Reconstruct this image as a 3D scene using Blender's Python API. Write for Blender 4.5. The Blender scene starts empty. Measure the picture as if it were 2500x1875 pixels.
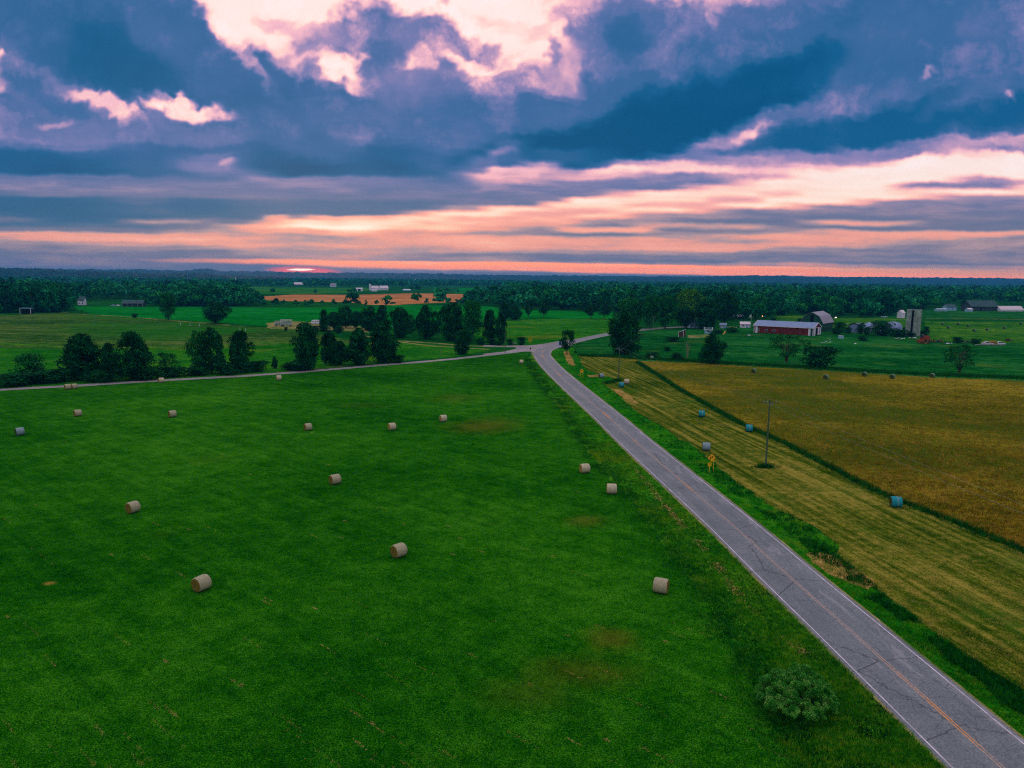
import bpy, math, random
import numpy as np
from mathutils import Vector, Matrix
random.seed(7)
RNG = np.random.default_rng(7)
S = bpy.context.scene
COL = S.collection

# ------------------------------------------------------------------ camera
F_PX, HOR, ROLL, CAM_H = 1734.0, 678.0, 0.0095, 32.0       # focal length and horizon measured on a 2500 px wide frame
_r = math.atan(ROLL); _c, _s = math.cos(_r), math.sin(_r)
PITCH = math.atan((937.5 - HOR) * _c / F_PX)
cam_data = bpy.data.cameras.new('camera')
cam = bpy.data.objects.new('camera', cam_data); COL.objects.link(cam)
cam_data.sensor_fit = 'HORIZONTAL'; cam_data.sensor_width = 36.0
cam_data.lens = 36.0 * F_PX / 2500.0
cam_data.clip_start = 0.5; cam_data.clip_end = 40000.0
cam.location = (0, 0, CAM_H)
cam.matrix_world = Matrix.Translation((0, 0, CAM_H)) @ Matrix.Rotation(math.pi / 2 - PITCH, 4, 'X') @ Matrix.Rotation(_r, 4, 'Z')
S.camera = cam
S.cycles.use_denoising = False; S.cycles.filter_width = 1.15
S.render.resolution_x = 1024; S.render.resolution_y = 768
S.view_settings.view_transform = 'Standard'; S.view_settings.look = 'None'
S.view_settings.exposure = 0.0; S.view_settings.gamma = 1.0
S.view_settings.use_curve_mapping = False

def ray(px, py):
    """world direction seen at a point of the 2500 x 1875 frame"""
    x = px - 1250; y = 937.5 - py
    X = x * _c - y * _s; Y = x * _s + y * _c
    return (X, F_PX * math.cos(PITCH) + Y * math.sin(PITCH), -F_PX * math.sin(PITCH) + Y * math.cos(PITCH))
def P(px, py, z=0.0):
    """point of the level plane z that is seen there"""
    d = ray(px, py); t = (z - CAM_H) / d[2]
    return (d[0] * t, d[1] * t)
def ppm(px, py):
    q = P(px, py)
    return F_PX / (q[1] * math.cos(PITCH) + CAM_H * math.sin(PITCH))

def lin(c):
    return tuple(((v / 255) / 12.92 if v / 255 <= .04045 else ((v / 255 + .055) / 1.055) ** 2.4) for v in c) + (1.0,)

# ------------------------------------------------------------------ world: dusk sky, cloud deck and gaps
class NT:
    def __init__(s, tree): s.t = tree; s.N = tree.nodes; s.L = tree.links
    def n(s, typ, **kw):
        o = s.N.new(typ)
        for k, v in kw.items(): setattr(o, k, v)
        return o
    def put(s, sock, v):
        if isinstance(v, bpy.types.NodeSocket): s.L.new(v, sock)
        else: sock.default_value = v
    def math(s, op, a, b=None, c=None, clamp=False):
        o = s.n('ShaderNodeMath', operation=op, use_clamp=clamp)
        s.put(o.inputs[0], a)
        if b is not None: s.put(o.inputs[1], b)
        if c is not None: s.put(o.inputs[2], c)
        return o.outputs[0]
    def vmath(s, op, a, b=None, scale=None):
        o = s.n('ShaderNodeVectorMath', operation=op)
        s.put(o.inputs[0], a)
        if b is not None: s.put(o.inputs[1], b)
        if scale is not None: s.put(o.inputs['Scale'], scale)
        return o.outputs['Value'] if op in ('LENGTH', 'DOT_PRODUCT') else o.outputs['Vector']
    def noise(s, vec, scale, detail=4, rough=.5, dist=0, lac=2.0, dim='3D', out='Fac'):
        o = s.n('ShaderNodeTexNoise', noise_dimensions=dim)
        if vec is not None: s.put(o.inputs['Vector'], vec)
        s.put(o.inputs['Scale'], scale); s.put(o.inputs['Detail'], detail)
        s.put(o.inputs['Roughness'], rough); s.put(o.inputs['Distortion'], dist); s.put(o.inputs['Lacunarity'], lac)
        return o.outputs[out]
    def map(s, v, a, b, c=0.0, d=1.0, typ='SMOOTHSTEP'):
        o = s.n('ShaderNodeMapRange', interpolation_type=typ, clamp=False) if typ != 'LINEAR' else s.n('ShaderNodeMapRange', clamp=False)
        s.put(o.inputs[0], v)
        for i, q in enumerate((a, b, c, d)): s.put(o.inputs[1 + i], q)
        return o.outputs[0]
    def mix(s, f, a, b, blend='MIX'):
        o = s.n('ShaderNodeMix', data_type='RGBA', blend_type=blend)
        s.put(o.inputs[0], f); s.put(o.inputs[6], a); s.put(o.inputs[7], b)
        return o.outputs[2]
    def fmix(s, f, a, b):
        o = s.n('ShaderNodeMix', data_type='FLOAT')
        s.put(o.inputs[0], f); s.put(o.inputs[2], a); s.put(o.inputs[3], b)
        return o.outputs[0]
    def ramp(s, f, stops, interp='LINEAR'):
        o = s.n('ShaderNodeValToRGB'); r = o.color_ramp; r.interpolation = interp
        while len(r.elements) > 1: r.elements.remove(r.elements[-1])
        r.elements[0].position = stops[0][0]; r.elements[0].color = stops[0][1]
        for p, c in stops[1:]:
            e = r.elements.new(p); e.color = c
        s.put(o.inputs[0], f)
        return o.outputs[0]
    def xyz(s, v):
        o = s.n('ShaderNodeSeparateXYZ'); s.put(o.inputs[0], v); return o.outputs
    def comb(s, x, y, z=0.0):
        o = s.n('ShaderNodeCombineXYZ')
        s.put(o.inputs[0], x); s.put(o.inputs[1], y); s.put(o.inputs[2], z)
        return o.outputs[0]

SUN_AZ = math.atan2(ray(715, 660)[0], ray(715, 660)[1])     # where the sun goes down, left of straight ahead
SUN_EL = math.radians(7.0)

world = bpy.data.worlds.new('World'); S.world = world; world.use_nodes = True
w = NT(world.node_tree); w.N.clear()
tc = w.n('ShaderNodeTexCoord').outputs['Generated']
d = w.vmath('NORMALIZE', tc)
dx, dy, dz = w.xyz(d)
dys = w.math('MAXIMUM', dy, 0.25)
u = w.math('DIVIDE', dx, dys); v = w.math('DIVIDE', dz, dys)
uv0 = w.comb(u, v)
# cloud deck seen in perspective: coordinates on a level plane above the land
zz = w.math('ADD', w.math('MAXIMUM', dz, 0.0), 0.06)
plane = w.comb(w.math('DIVIDE', dx, zz), w.math('DIVIDE', dy, zz))
# billowing edges: warp
wn = w.noise(uv0, 8.0, 4, .62, 0, dim='2D', out='Color')
wamp = w.map(v, 0.10, .25, 0.005, 0.038)
warp = w.vmath('MULTIPLY', w.vmath('SUBTRACT', wn, (.5, .5, .5)), w.comb(w.math('MULTIPLY', wamp, 2.6), w.math('MULTIPLY', wamp, 1.9)))
uv = w.vmath('ADD', uv0, warp)
uvs = w.vmath('ADD', uv0, w.vmath('SCALE', warp, scale=0.5))

def uvpos(X, Y):
    a = ray(X * 1.1302, Y * 1.1302); return a[0] / a[1], a[2] / a[1]
def ell(L, X, Y, rx, ry, ang, val, alpha=1.0, soft=.7, vec=None):
    cu, cv = uvpos(X, Y)
    k = 1.1302 / F_PX
    an = math.radians(ang - .5); ca, sa = math.cos(an), math.sin(an)
    t = w.vmath('SUBTRACT', vec or uv, (cu, cv, 0))
    a = w.vmath('DOT_PRODUCT', t, (ca / (rx * k), sa / (rx * k), 0))
    b = w.vmath('DOT_PRODUCT', t, (-sa / (ry * k), ca / (ry * k), 0))
    q = w.math('MULTIPLY_ADD', b, b, w.math('MULTIPLY', a, a))
    mask = w.map(q, (1 + soft * .5) ** 2, max(0.0, 1 - soft * .5) ** 2, 0.0, alpha)
    return w.fmix(mask, L, val) if L is not None else mask

PAINT = [
 # upper bright gap
 (800,-20,440,120,0,.97,1,.5),(600,50,165,95,-38,.96,1,.5),(1120,90,115,125,0,.96,1,.5),(690,148,95,42,-12,1.,1,.6),(950,120,160,50,-5,.9,.9,.8),
 (1450,-5,230,48,-3,.72,1,.7),(1600,18,95,48,25,.7,1,.7),(1760,-8,110,30,0,.62,1,.7),
 # cumulus in front of it
 (800,82,82,60,0,.34,1,.45),(705,104,88,36,15,.5,1,.8),(890,74,80,36,-8,.45,1,.7),(970,82,105,28,-12,.42,1,.7),(1060,94,55,14,-22,.6,.9,.9),
 (725,122,22,12,0,.4,.9,.8),(800,112,45,40,0,.34,.9,.8),(945,125,25,16,-30,.34,.9,.8),(948,8,22,12,-30,.62,.8,1),(1175,135,14,40,0,.45,.9,1),(1150,175,60,20,0,.55,.9,.9),(1105,178,40,30,0,.5,.9,.9),
 (640,70,60,16,-20,.72,.8,1),(540,130,60,10,-25,.66,.8,.9),(1090,40,70,9,-8,.8,.7,1),(1160,70,30,16,40,.78,.7,1),(1215,100,16,70,-8,.62,.9,.9),(1225,30,40,20,0,.66,.9,.9),(1060,120,40,10,-20,.55,.8,.9),(1120,148,30,8,-10,.6,.9,.9),
 (755,135,20,14,0,.9,.9,.9),(1010,128,75,16,-8,.93,.9,.9),
 (975,205,225,52,-6,.42,1,.6),(860,200,120,34,-18,.40,1,.7),(725,155,60,20,-22,.98,.85,1.1),(640,140,90,14,-26,.86,.85,1.),(700,182,40,8,-20,.8,.8,.9),(870,125,8,6,0,.8,.8,1),(775,120,8,12,0,.8,.8,1),(835,160,30,22,0,.44,.8,.9),(1110,150,50,16,0,.9,.9,.9),(1085,175,70,28,0,.5,.8,.9),(1180,195,60,22,0,.7,.8,.9),(890,140,9,6,0,.85,.9,.9),(1030,172,11,5,0,.8,.9,.9),
 (1345,85,125,85,0,.44,1,.35),(1345,70,85,62,0,.34,1,.7),(1345,80,52,38,0,.24,1,.8),(1470,80,95,60,-20,.36,1,.6),(1600,65,90,45,12,.37,1,.5),(1520,42,16,22,0,.66,.8,.8),(1820,50,260,70,12,.36,1,.5),(1800,80,200,50,28,.2,1,.8),(1930,20,130,50,30,.22,.9,.9),
 # dark left mass
 (150,70,330,165,-24,.24,1,.4),(300,150,250,72,-20,.17,1,.6),(420,120,125,62,-46,.27,1,.45),(330,60,150,30,-48,.33,.8,.9),(240,130,170,60,-15,.1,.8,1),(40,40,130,90,-30,.27,.9,.9),
 (660,195,190,42,-19,.26,1,.5),(700,235,180,46,-10,.2,1,.8),(560,170,70,18,-38,.34,.6,.9),(520,120,10,60,38,.72,.7,.9),(600,130,90,8,-22,.7,.7,.9),
 (0,158,34,32,0,.82,1,.6),(8,106,20,14,0,.75,1,.7),
 (120,205,150,34,-28,.41,1,.8),(60,250,120,40,0,.36,.9,.8),(90,200,90,20,-35,.27,.8,.9),
 (235,240,88,20,-22,.84,1,.5),(205,225,60,15,-15,.8,1,.6),(102,263,28,11,0,.72,1,.7),(400,240,96,15,-4,.8,1,.6),(402,238,28,32,15,.84,1,.6),(445,246,45,12,-8,.9,1,.7),(452,272,70,12,0,.26,1,.6),(345,262,40,12,-25,.36,.9,.6),
 (330,298,330,34,0,.38,.9,.9),(120,300,170,26,0,.4,.8,.9),
 (900,262,280,60,0,.33,1,.9),(1060,255,140,40,0,.3,.8,.9),
 (110,368,270,40,-2,.11,1,.6),(190,378,170,26,-3,.04,1,.9),(400,350,200,36,0,.2,1,.8),(40,402,110,12,-8,.44,.8,.7),
 (470,352,90,24,0,.4,.9,.9),(488,350,16,9,0,.64,1,.8),
 (760,355,230,50,-4,.14,1,.6),(770,378,210,28,-3,.02,1,.8),(850,385,110,28,-14,.04,1,.8),(760,305,55,18,0,.42,.9,.9),(640,305,150,30,-15,.28,.8,1),
 (1000,360,110,30,0,.27,.8,.9),
 # big blue band right of centre
 (1250,235,330,45,10,.3,1,.8),(1550,150,380,50,14,.3,1,.9),(1560,225,450,70,17,.04,1,.55),(1340,318,310,52,6,.0,1,.55),(1420,290,240,50,12,0.,1,.9),(1150,350,200,28,0,.1,.9,.8),
 (1092,322,38,7,3,.52,1,.9),(1085,321,14,3,3,.7,1,.9),(1120,319,14,3,8,.66,1,.9),(1060,345,60,14,5,.4,.7,.9),(1200,335,70,14,0,.24,.7,.9),
 (1880,170,170,50,30,.38,1,.6),(1760,240,180,30,18,.38,1,.6),(1680,290,200,30,14,.36,1,.6),(1960,130,140,30,14,.4,.8,.9),
 (2080,75,280,70,15,.27,1,.8),(2170,50,90,60,0,.36,.9,.9),(1950,60,110,60,0,.31,.8,.9),
 (1960,265,330,42,11,.13,1,.6),(2180,220,200,50,14,.15,1,.7),(1640,340,150,12,3,.2,.9,.8),(2120,200,110,30,20,.36,.8,.9),(2050,215,60,14,30,.2,.8,.9),
 (2010,155,24,12,25,.6,.9,.9),(2172,213,12,8,30,.66,.9,.9),
 (1600,303,90,14,18,.5,1,.9),(1625,295,38,8,22,.76,1,.9),(1560,318,50,7,10,.56,.8,.9),(1480,352,260,12,5,.42,1,.8),
 # bright gap under the deck
 (1950,395,560,50,5.5,.94,1,.45),(1420,432,330,26,6,.9,1,.5),(1200,458,320,22,3,.86,1,.7),(1500,366,330,14,4,.8,1,.8),
 (1990,322,320,15,5,.47,1,.5),(2150,308,130,12,8,.66,.8,.8),(1700,352,200,8,4,.5,.9,.8),
 (1140,392,150,26,-3,.55,1,.6),(1110,372,90,14,8,.8,.9,.6),(1075,405,70,20,30,.66,.8,.7),(1260,380,120,8,-8,.62,.8,.9),
 (1330,402,300,17,4,.4,1,.6),(1130,425,145,22,9,.37,1,.6),(1640,383,110,7,3,.5,.8,.9),(2080,400,150,10,3,.44,1,.7),
 # left lower deck
 (330,408,420,24,-1,.39,1,.6),(720,415,330,32,2,.37,1,.5),(640,395,120,12,-6,.48,.8,.9),(90,405,90,16,-4,.45,.8,.9),
 (130,450,270,24,-2,.12,1,.6),(250,470,160,16,0,.1,.9,.8),(470,452,230,22,0,.22,1,.8),(760,448,210,18,2,.26,1,.7),(430,448,60,16,0,.15,.8,.9),(60,495,260,13,-1,.2,1,.6),(300,497,260,12,0,.25,1,.6),
 (380,482,130,5,0,.6,1,.8),(520,505,110,8,-3,.4,.9,.8),
 # sunset light below
 (850,488,330,22,2,.78,1,.6),(1000,465,240,9,6,.9,1,.7),(720,490,110,20,0,.93,1,.8),(690,520,80,7,0,1.,1,.8),(950,518,400,12,1,.74,1,.8),(480,505,120,7,-2,.35,.9,.8),
 (1090,470,150,6,4,.6,.8,.8),(830,508,170,6,3,.58,.8,.7),(690,500,45,3,8,.62,.8,.8),(720,512,40,3,0,.65,.8,.8),(1080,510,170,8,1,.45,1,.7),(1250,480,200,7,2,.62,.8,.9),(1000,500,140,5,2,.52,.7,.8),(580,472,45,4,4,.7,.9,.8),
 (1600,432,120,6,6,.66,.9,.8),(1380,447,190,5,3,.62,.8,.8),(1800,465,520,20,3,.4,1,.5),(2050,445,330,20,3.5,.43,1,.5),(1880,473,400,9,2,.3,.8,.9),(2160,478,200,16,1,.36,.9,.8),(1620,486,400,4,2,.62,.9,.7),(1650,502,500,10,1,.42,1,.6),(1430,470,160,7,3,.5,.8,.8),
 (1300,497,120,5,2,.75,.9,.7),(715,490,85,9,0,1,1,.8),(660,519,60,4,0,1,1,.8),(760,476,70,5,3,.88,.9,.8),(690,505,36,3,3,.6,.9,.8),
]
# low layered haze bands, straight above the land
LOW = [
 (1106,548,1900,38,0,.52,1,.35),(300,520,330,13,-1,.68,1,.7),(620,530,300,10,0,.62,.9,.8),(1300,528,560,14,0,.66,1,.7),(1900,517,420,10,0,.6,.9,.7),(2000,505,300,5,1,.7,.8,.7),
 (100,550,420,30,0,.42,1,.7),(450,558,400,18,0,.4,.9,.8),(1500,556,900,9,.2,.36,1,.7),(1900,548,420,10,1,.4,.9,.7),(2150,530,200,14,1,.45,.9,.8),(1100,543,280,7,0,.56,.9,.8),(750,552,200,12,0,.52,.9,.8),
]

# the layout is tabulated into curves: row r holds the cloud thickness along u at one height
NROW, NCOL, VMAX = 54, 200, 0.40
rowv = VMAX * (np.arange(NROW) / (NROW - 1)) ** 1.35
colu = np.linspace(-.84, .84, NCOL)
U, V = np.meshgrid(colu, rowv)
T = np.full(U.shape, .33)
for (X, Y, rx, ry, ang, val, al, so) in PAINT + LOW:
    cu, cv = uvpos(X, Y); k = 1.1302 / F_PX; an = math.radians(ang - .5); ca, sa = math.cos(an), math.sin(an)
    a_ = ((U - cu) * ca + (V - cv) * sa) / (rx * k); b_ = (-(U - cu) * sa + (V - cv) * ca) / (ry * k)
    q = np.sqrt(a_ * a_ + b_ * b_)
    m = np.clip((1 + so * .5 - q) / (min(1.0, so * .5) + so * .5), 0, 1); m = m * m * (3 - 2 * m) * al
    T = T + (val - T) * m
uc = w.math('MULTIPLY_ADD', w.xyz(uv)[0], 1 / 1.68, .5)
vq = w.math('MULTIPLY', w.math('POWER', w.math('DIVIDE', w.math('MINIMUM', w.math('MAXIMUM', w.xyz(uv)[1], .0005), VMAX), VMAX), 1 / 1.35), NROW - 1.0)
ucv = w.comb(uc, uc, uc); vqv = w.comb(vq, vq, vq)
L = None
for r0 in range(0, NROW, 3):
    cn = w.n('ShaderNodeRGBCurve'); w.L.new(ucv, cn.inputs['Color'])
    for ch in range(3):
        cu_ = cn.mapping.curves[ch]
        cu_.points[0].location = (0, float(T[r0 + ch, 0])); cu_.points[1].location = (1, float(T[r0 + ch, -1]))
        for j in range(1, NCOL - 1):
            cu_.points.new(j / (NCOL - 1), float(T[r0 + ch, j]))
    cn.mapping.update()
    h = w.vmath('ABSOLUTE', w.vmath('SUBTRACT', vqv, (r0, r0 + 1, r0 + 2)))
    h = w.vmath('MAXIMUM', w.vmath('SUBTRACT', (1, 1, 1), h), (0, 0, 0))
    h = w.vmath('MULTIPLY', w.vmath('MULTIPLY', h, h), w.vmath('SUBTRACT', (3, 3, 3), w.vmath('SCALE', h, scale=2.0)))
    g = w.vmath('DOT_PRODUCT', h, cn.outputs[0])
    L = g if L is None else w.math('ADD', L, g)
# fine structure: streaks on the deck in perspective plus billow detail
n1 = w.noise(plane, 1.1, 4, .62, 0, dim='2D')
n2a = w.noise(w.vmath('ADD', uv0, w.vmath('SCALE', warp, scale=.35)), 11.0, 7, .68, 0, dim='2D')
n2 = w.math('ADD', w.math('MULTIPLY', w.math('ABSOLUTE', w.math('SUBTRACT', n2a, .5)), 1.7), .32)
n2 = w.math('ADD', w.math('MULTIPLY', n2, .55), w.math('MULTIPLY', n2a, .45))
n3 = w.noise(w.vmath('MULTIPLY', uv, (1, 9, 1)), 6.0, 4, .62, 0, dim='2D')
hi = w.map(v, .10, .24)
bill = w.math('MULTIPLY', w.math('SUBTRACT', n2, .5), w.fmix(hi, .10, .9))
stre = w.math('MULTIPLY', w.math('SUBTRACT', n3, .5), w.fmix(hi, .42, .05))
deck = w.math('MULTIPLY', w.math('SUBTRACT', n1, .5), w.fmix(hi, .06, .14))
# the detail is strongest where cloud thins out, weak inside the clear gap and the dark base
body = w.math('MULTIPLY', w.map(L, .12, .62, .22, 1.0), w.map(L, .8, 1.0, 1.0, .3))
L = w.math('ADD', L, w.math('MULTIPLY', w.math('ADD', w.math('ADD', bill, stre), deck), body))
L = w.math('MINIMUM', w.math('MAXIMUM', L, 0.0), 1.0)
cool = w.ramp(L, [(0, lin((0,80,126))), (.14, lin((16,92,140))), (.28, lin((60,104,156))), (.4, lin((112,120,172))), (.5, lin((158,138,182))),
                  (.6, lin((205,160,190))), (.7, lin((246,186,200))), (.82, lin((255,212,205))), (.93, lin((255,232,226))), (1, lin((255,240,240)))])
warm = w.ramp(L, [(0, lin((16,86,124))), (.2, lin((60,100,132))), (.38, lin((118,116,138))), (.5, lin((178,146,148))), (.6, lin((240,158,138))),
                  (.72, lin((255,172,146))), (.85, lin((255,204,170))), (.95, lin((255,226,200))), (1, lin((255,244,220)))])
col = w.mix(w.map(v, .055, .17), warm, cool)
# thin glowing strip where the sun has just gone
strip = ell(None, 1560, 584, 1050, 9.5, 0, 0, 1, .5, uvs)
strip2 = ell(None, 2150, 588, 420, 6, 0, 0, .6, .9, uvs)
col = w.mix(strip, col, (1.8, .46, .15, 1))
lx = w.noise(w.vmath('MULTIPLY', uv0, (1, 14, 1)), 9.0, 4, .6)
col = w.mix(w.math('MULTIPLY', strip, w.map(lx, .5, .62, 0, .4)), col, (1.7, .62, .34, 1))
col = w.mix(strip2, col, (1.2, .5, .20, 1))
sun1 = ell(None, 655, 585, 60, 6.5, 0, 0, .85, 1.1, uvs)
col = w.mix(sun1, col, (1.5, .16, .12, 1))
sun2 = ell(None, 650, 583, 24, 1.8, 1, 0, 1, .9, uvs)
col = w.mix(sun2, col, (2.6, 1.9, 1.4, 1))
col = w.vmath('SCALE', col, scale=w.map(v, 0.0, .2, 1.22, 1.07))
# above and behind the camera: broken bright cloud the picture does not show, it lights the land
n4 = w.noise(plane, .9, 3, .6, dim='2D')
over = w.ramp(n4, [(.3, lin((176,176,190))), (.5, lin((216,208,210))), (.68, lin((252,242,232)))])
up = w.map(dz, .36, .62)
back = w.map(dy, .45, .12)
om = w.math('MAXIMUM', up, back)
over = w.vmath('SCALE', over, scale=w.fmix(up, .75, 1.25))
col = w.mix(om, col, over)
# Nishita twilight under the clouds
sky = w.n('ShaderNodeTexSky', sky_type='NISHITA')
sky.sun_disc = False; sky.sun_elevation = SUN_EL; sky.sun_rotation = SUN_AZ
skyb = w.n('ShaderNodeBackground'); w.put(skyb.inputs[0], sky.outputs[0]); skyb.inputs[1].default_value = 0.05 * .02
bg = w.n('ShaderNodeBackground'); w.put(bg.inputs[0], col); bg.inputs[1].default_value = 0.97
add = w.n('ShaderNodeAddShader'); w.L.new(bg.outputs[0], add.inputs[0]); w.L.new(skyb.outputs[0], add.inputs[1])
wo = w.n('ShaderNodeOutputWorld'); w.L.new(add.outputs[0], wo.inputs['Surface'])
world.cycles.sampling_method = 'MANUAL'; world.cycles.sample_map_resolution = 512

# ------------------------------------------------------------------ sun, low behind cloud: weak and soft
sun_d = bpy.data.lights.new('sun', 'SUN'); sun_d.energy = 0.5; sun_d.angle = math.radians(14); sun_d.color = (1.0, .72, .58)
sun = bpy.data.objects.new('sun', sun_d); COL.objects.link(sun)
sd = Vector((math.sin(SUN_AZ) * math.cos(SUN_EL), math.cos(SUN_AZ) * math.cos(SUN_EL), math.sin(SUN_EL)))
sun.rotation_euler = sd.to_track_quat('Z', 'Y').to_euler(); sun.location = (-60, 60, 80)

# ------------------------------------------------------------------ helpers
def link(o, parent=None):
    COL.objects.link(o)
    if parent is not None: o.parent = parent
    return o
def tag(o, label=None, cat=None, group=None, kind=None):
    if label: o['label'] = label
    if cat: o['category'] = cat
    if group: o['group'] = group
    if kind: o['kind'] = kind
    return o
def empty(name, loc, rz=0.0, label=None, cat=None, group=None):
    o = bpy.data.objects.new(name, None); link(o)
    o.location = loc if len(loc) == 3 else (loc[0], loc[1], 0.0); o.rotation_euler = (0, 0, rz); o.empty_display_size = .3
    return tag(o, label, cat, group)
def mesh(name, verts, faces, mats, parent=None, smooth=False, uvs=None, fm=None):
    me = bpy.data.meshes.new(name)
    me.from_pydata([tuple(map(float, v)) for v in verts], [], faces)
    for m in (mats if isinstance(mats, (list, tuple)) else [mats]): me.materials.append(m)
    if uvs is not None:
        ul = me.uv_layers.new(name='UVMap')
        li = np.zeros(len(me.loops), dtype=np.int32); me.loops.foreach_get('vertex_index', li)
        ul.data.foreach_set('uv', np.asarray(uvs, dtype=np.float32)[li].ravel())
    if fm is not None: me.polygons.foreach_set('material_index', np.asarray(fm, dtype=np.int32))
    if smooth: me.polygons.foreach_set('use_smooth', np.ones(len(me.polygons), dtype=bool))
    me.update()
    return link(bpy.data.objects.new(name, me), parent)
def npmesh(name, V, k, mat):
    """fast mesh: V is (n*k, 3), every k consecutive vertices make one face"""
    V = np.ascontiguousarray(V, dtype=np.float32); n = len(V) // k
    me = bpy.data.meshes.new(name)
    me.vertices.add(len(V)); me.vertices.foreach_set('co', V.ravel())
    me.loops.add(len(V)); me.loops.foreach_set('vertex_index', np.arange(len(V), dtype=np.int32))
    me.polygons.add(n); me.polygons.foreach_set('loop_start', np.arange(0, n * k, k, dtype=np.int32))
    me.update(calc_edges=True); me.materials.append(mat)
    return me
class MB:
    """collects boxes, tubes and prisms into one mesh"""
    def __init__(s): s.v = []; s.f = []
    def add(s, vs, fs):
        b = len(s.v); s.v += [tuple(q) for q in vs]; s.f += [tuple(i + b for i in f) for f in fs]; return s
    def box(s, x0, x1, y0, y1, z0, z1):
        return s.add([(x0,y0,z0),(x1,y0,z0),(x1,y1,z0),(x0,y1,z0),(x0,y0,z1),(x1,y0,z1),(x1,y1,z1),(x0,y1,z1)],
                     [(0,3,2,1),(4,5,6,7),(0,1,5,4),(1,2,6,5),(2,3,7,6),(3,0,4,7)])
    def prism(s, poly, y0, y1):                     # polygon in x,z extruded along y
        n = len(poly)
        vs = [(x, y0, z) for x, z in poly] + [(x, y1, z) for x, z in poly]
        return s.add(vs, [tuple(range(n)), tuple(range(2 * n - 1, n - 1, -1))] + [(i + n, (i + 1) % n + n, (i + 1) % n, i) for i in range(n)])
    def prismx(s, poly, x0, x1):                    # polygon in y,z extruded along x
        n = len(poly)
        vs = [(x0, y, z) for y, z in poly] + [(x1, y, z) for y, z in poly]
        return s.add(vs, [tuple(range(n - 1, -1, -1)), tuple(range(n, 2 * n))] + [(i, (i + 1) % n, (i + 1) % n + n, i + n) for i in range(n)])
    def tube(s, pts, rads, n=8, cap=True):
        pts = [Vector(p) for p in pts]; rings = []
        for i, p in enumerate(pts):
            d = (pts[min(i + 1, len(pts) - 1)] - pts[max(i - 1, 0)]).normalized()
            a = d.orthogonal().normalized() if abs(d.z) < .99 else Vector((1, 0, 0)); a = (a - d * a.dot(d)).normalized(); b = d.cross(a)
            rings.append([p + (a * math.cos(2 * math.pi * k / n) + b * math.sin(2 * math.pi * k / n)) * rads[i] for k in range(n)])
        vs = [q for r in rings for q in r]; fs = []
        for i in range(len(pts) - 1):
            for k in range(n): fs.append((i*n+k, i*n+(k+1)%n, (i+1)*n+(k+1)%n, (i+1)*n+k))
        if cap: fs += [tuple(range(n - 1, -1, -1)), tuple((len(pts)-1)*n + k for k in range(n))]
        return s.add(vs, fs)
    def build(s, name, mat, parent=None, smooth=False):
        return mesh(name, s.v, s.f, mat, parent, smooth)

# ------------------------------------------------------------------ materials
KI = 0.80          # mean brightness of the sky on a level surface; base colours are seen colours over this
def alb(c, k=1.0): 
    q = lin(c); return tuple(min(.85, v * k / KI) for v in q[:3]) + (1.0,)
def new_mat(name):
    m = bpy.data.materials.new(name); m.use_nodes = True
    n = NT(m.node_tree); bsdf = n.N['Principled BSDF']
    bsdf.inputs['Roughness'].default_value = .9
    if 'Specular IOR Level' in bsdf.inputs: bsdf.inputs['Specular IOR Level'].default_value = .15
    return m, n, bsdf
def pos(n): return n.n('ShaderNodeNewGeometry').outputs['Position']
def bump(n, bsdf, h, strength=.5, dist=.1):
    b = n.n('ShaderNodeBump'); b.inputs['Strength'].default_value = strength; b.inputs['Distance'].default_value = dist
    n.put(b.inputs['Height'], h); n.L.new(b.outputs[0], bsdf.inputs['Normal'])
def plain(name, c, rough=.8, var=.25, scale=1.5, spec=.15, metal=0.0, k=1.0):
    """painted or raw surface with blotches of wear"""
    m, n, b = new_mat(name)
    o = n.n('ShaderNodeTexCoord').outputs['Object']
    f = n.noise(o, scale, 5, .65)
    a = alb(c, k)
    n.put(b.inputs['Base Color'], n.mix(n.map(f, .35, .7, 0, 1), tuple(x * (1 - var) for x in a[:3]) + (1,), tuple(min(.9, x * (1 + var)) for x in a[:3]) + (1,)))
    b.inputs['Roughness'].default_value = rough; b.inputs['Metallic'].default_value = metal
    if 'Specular IOR Level' in b.inputs: b.inputs['Specular IOR Level'].default_value = spec
    return m
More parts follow.
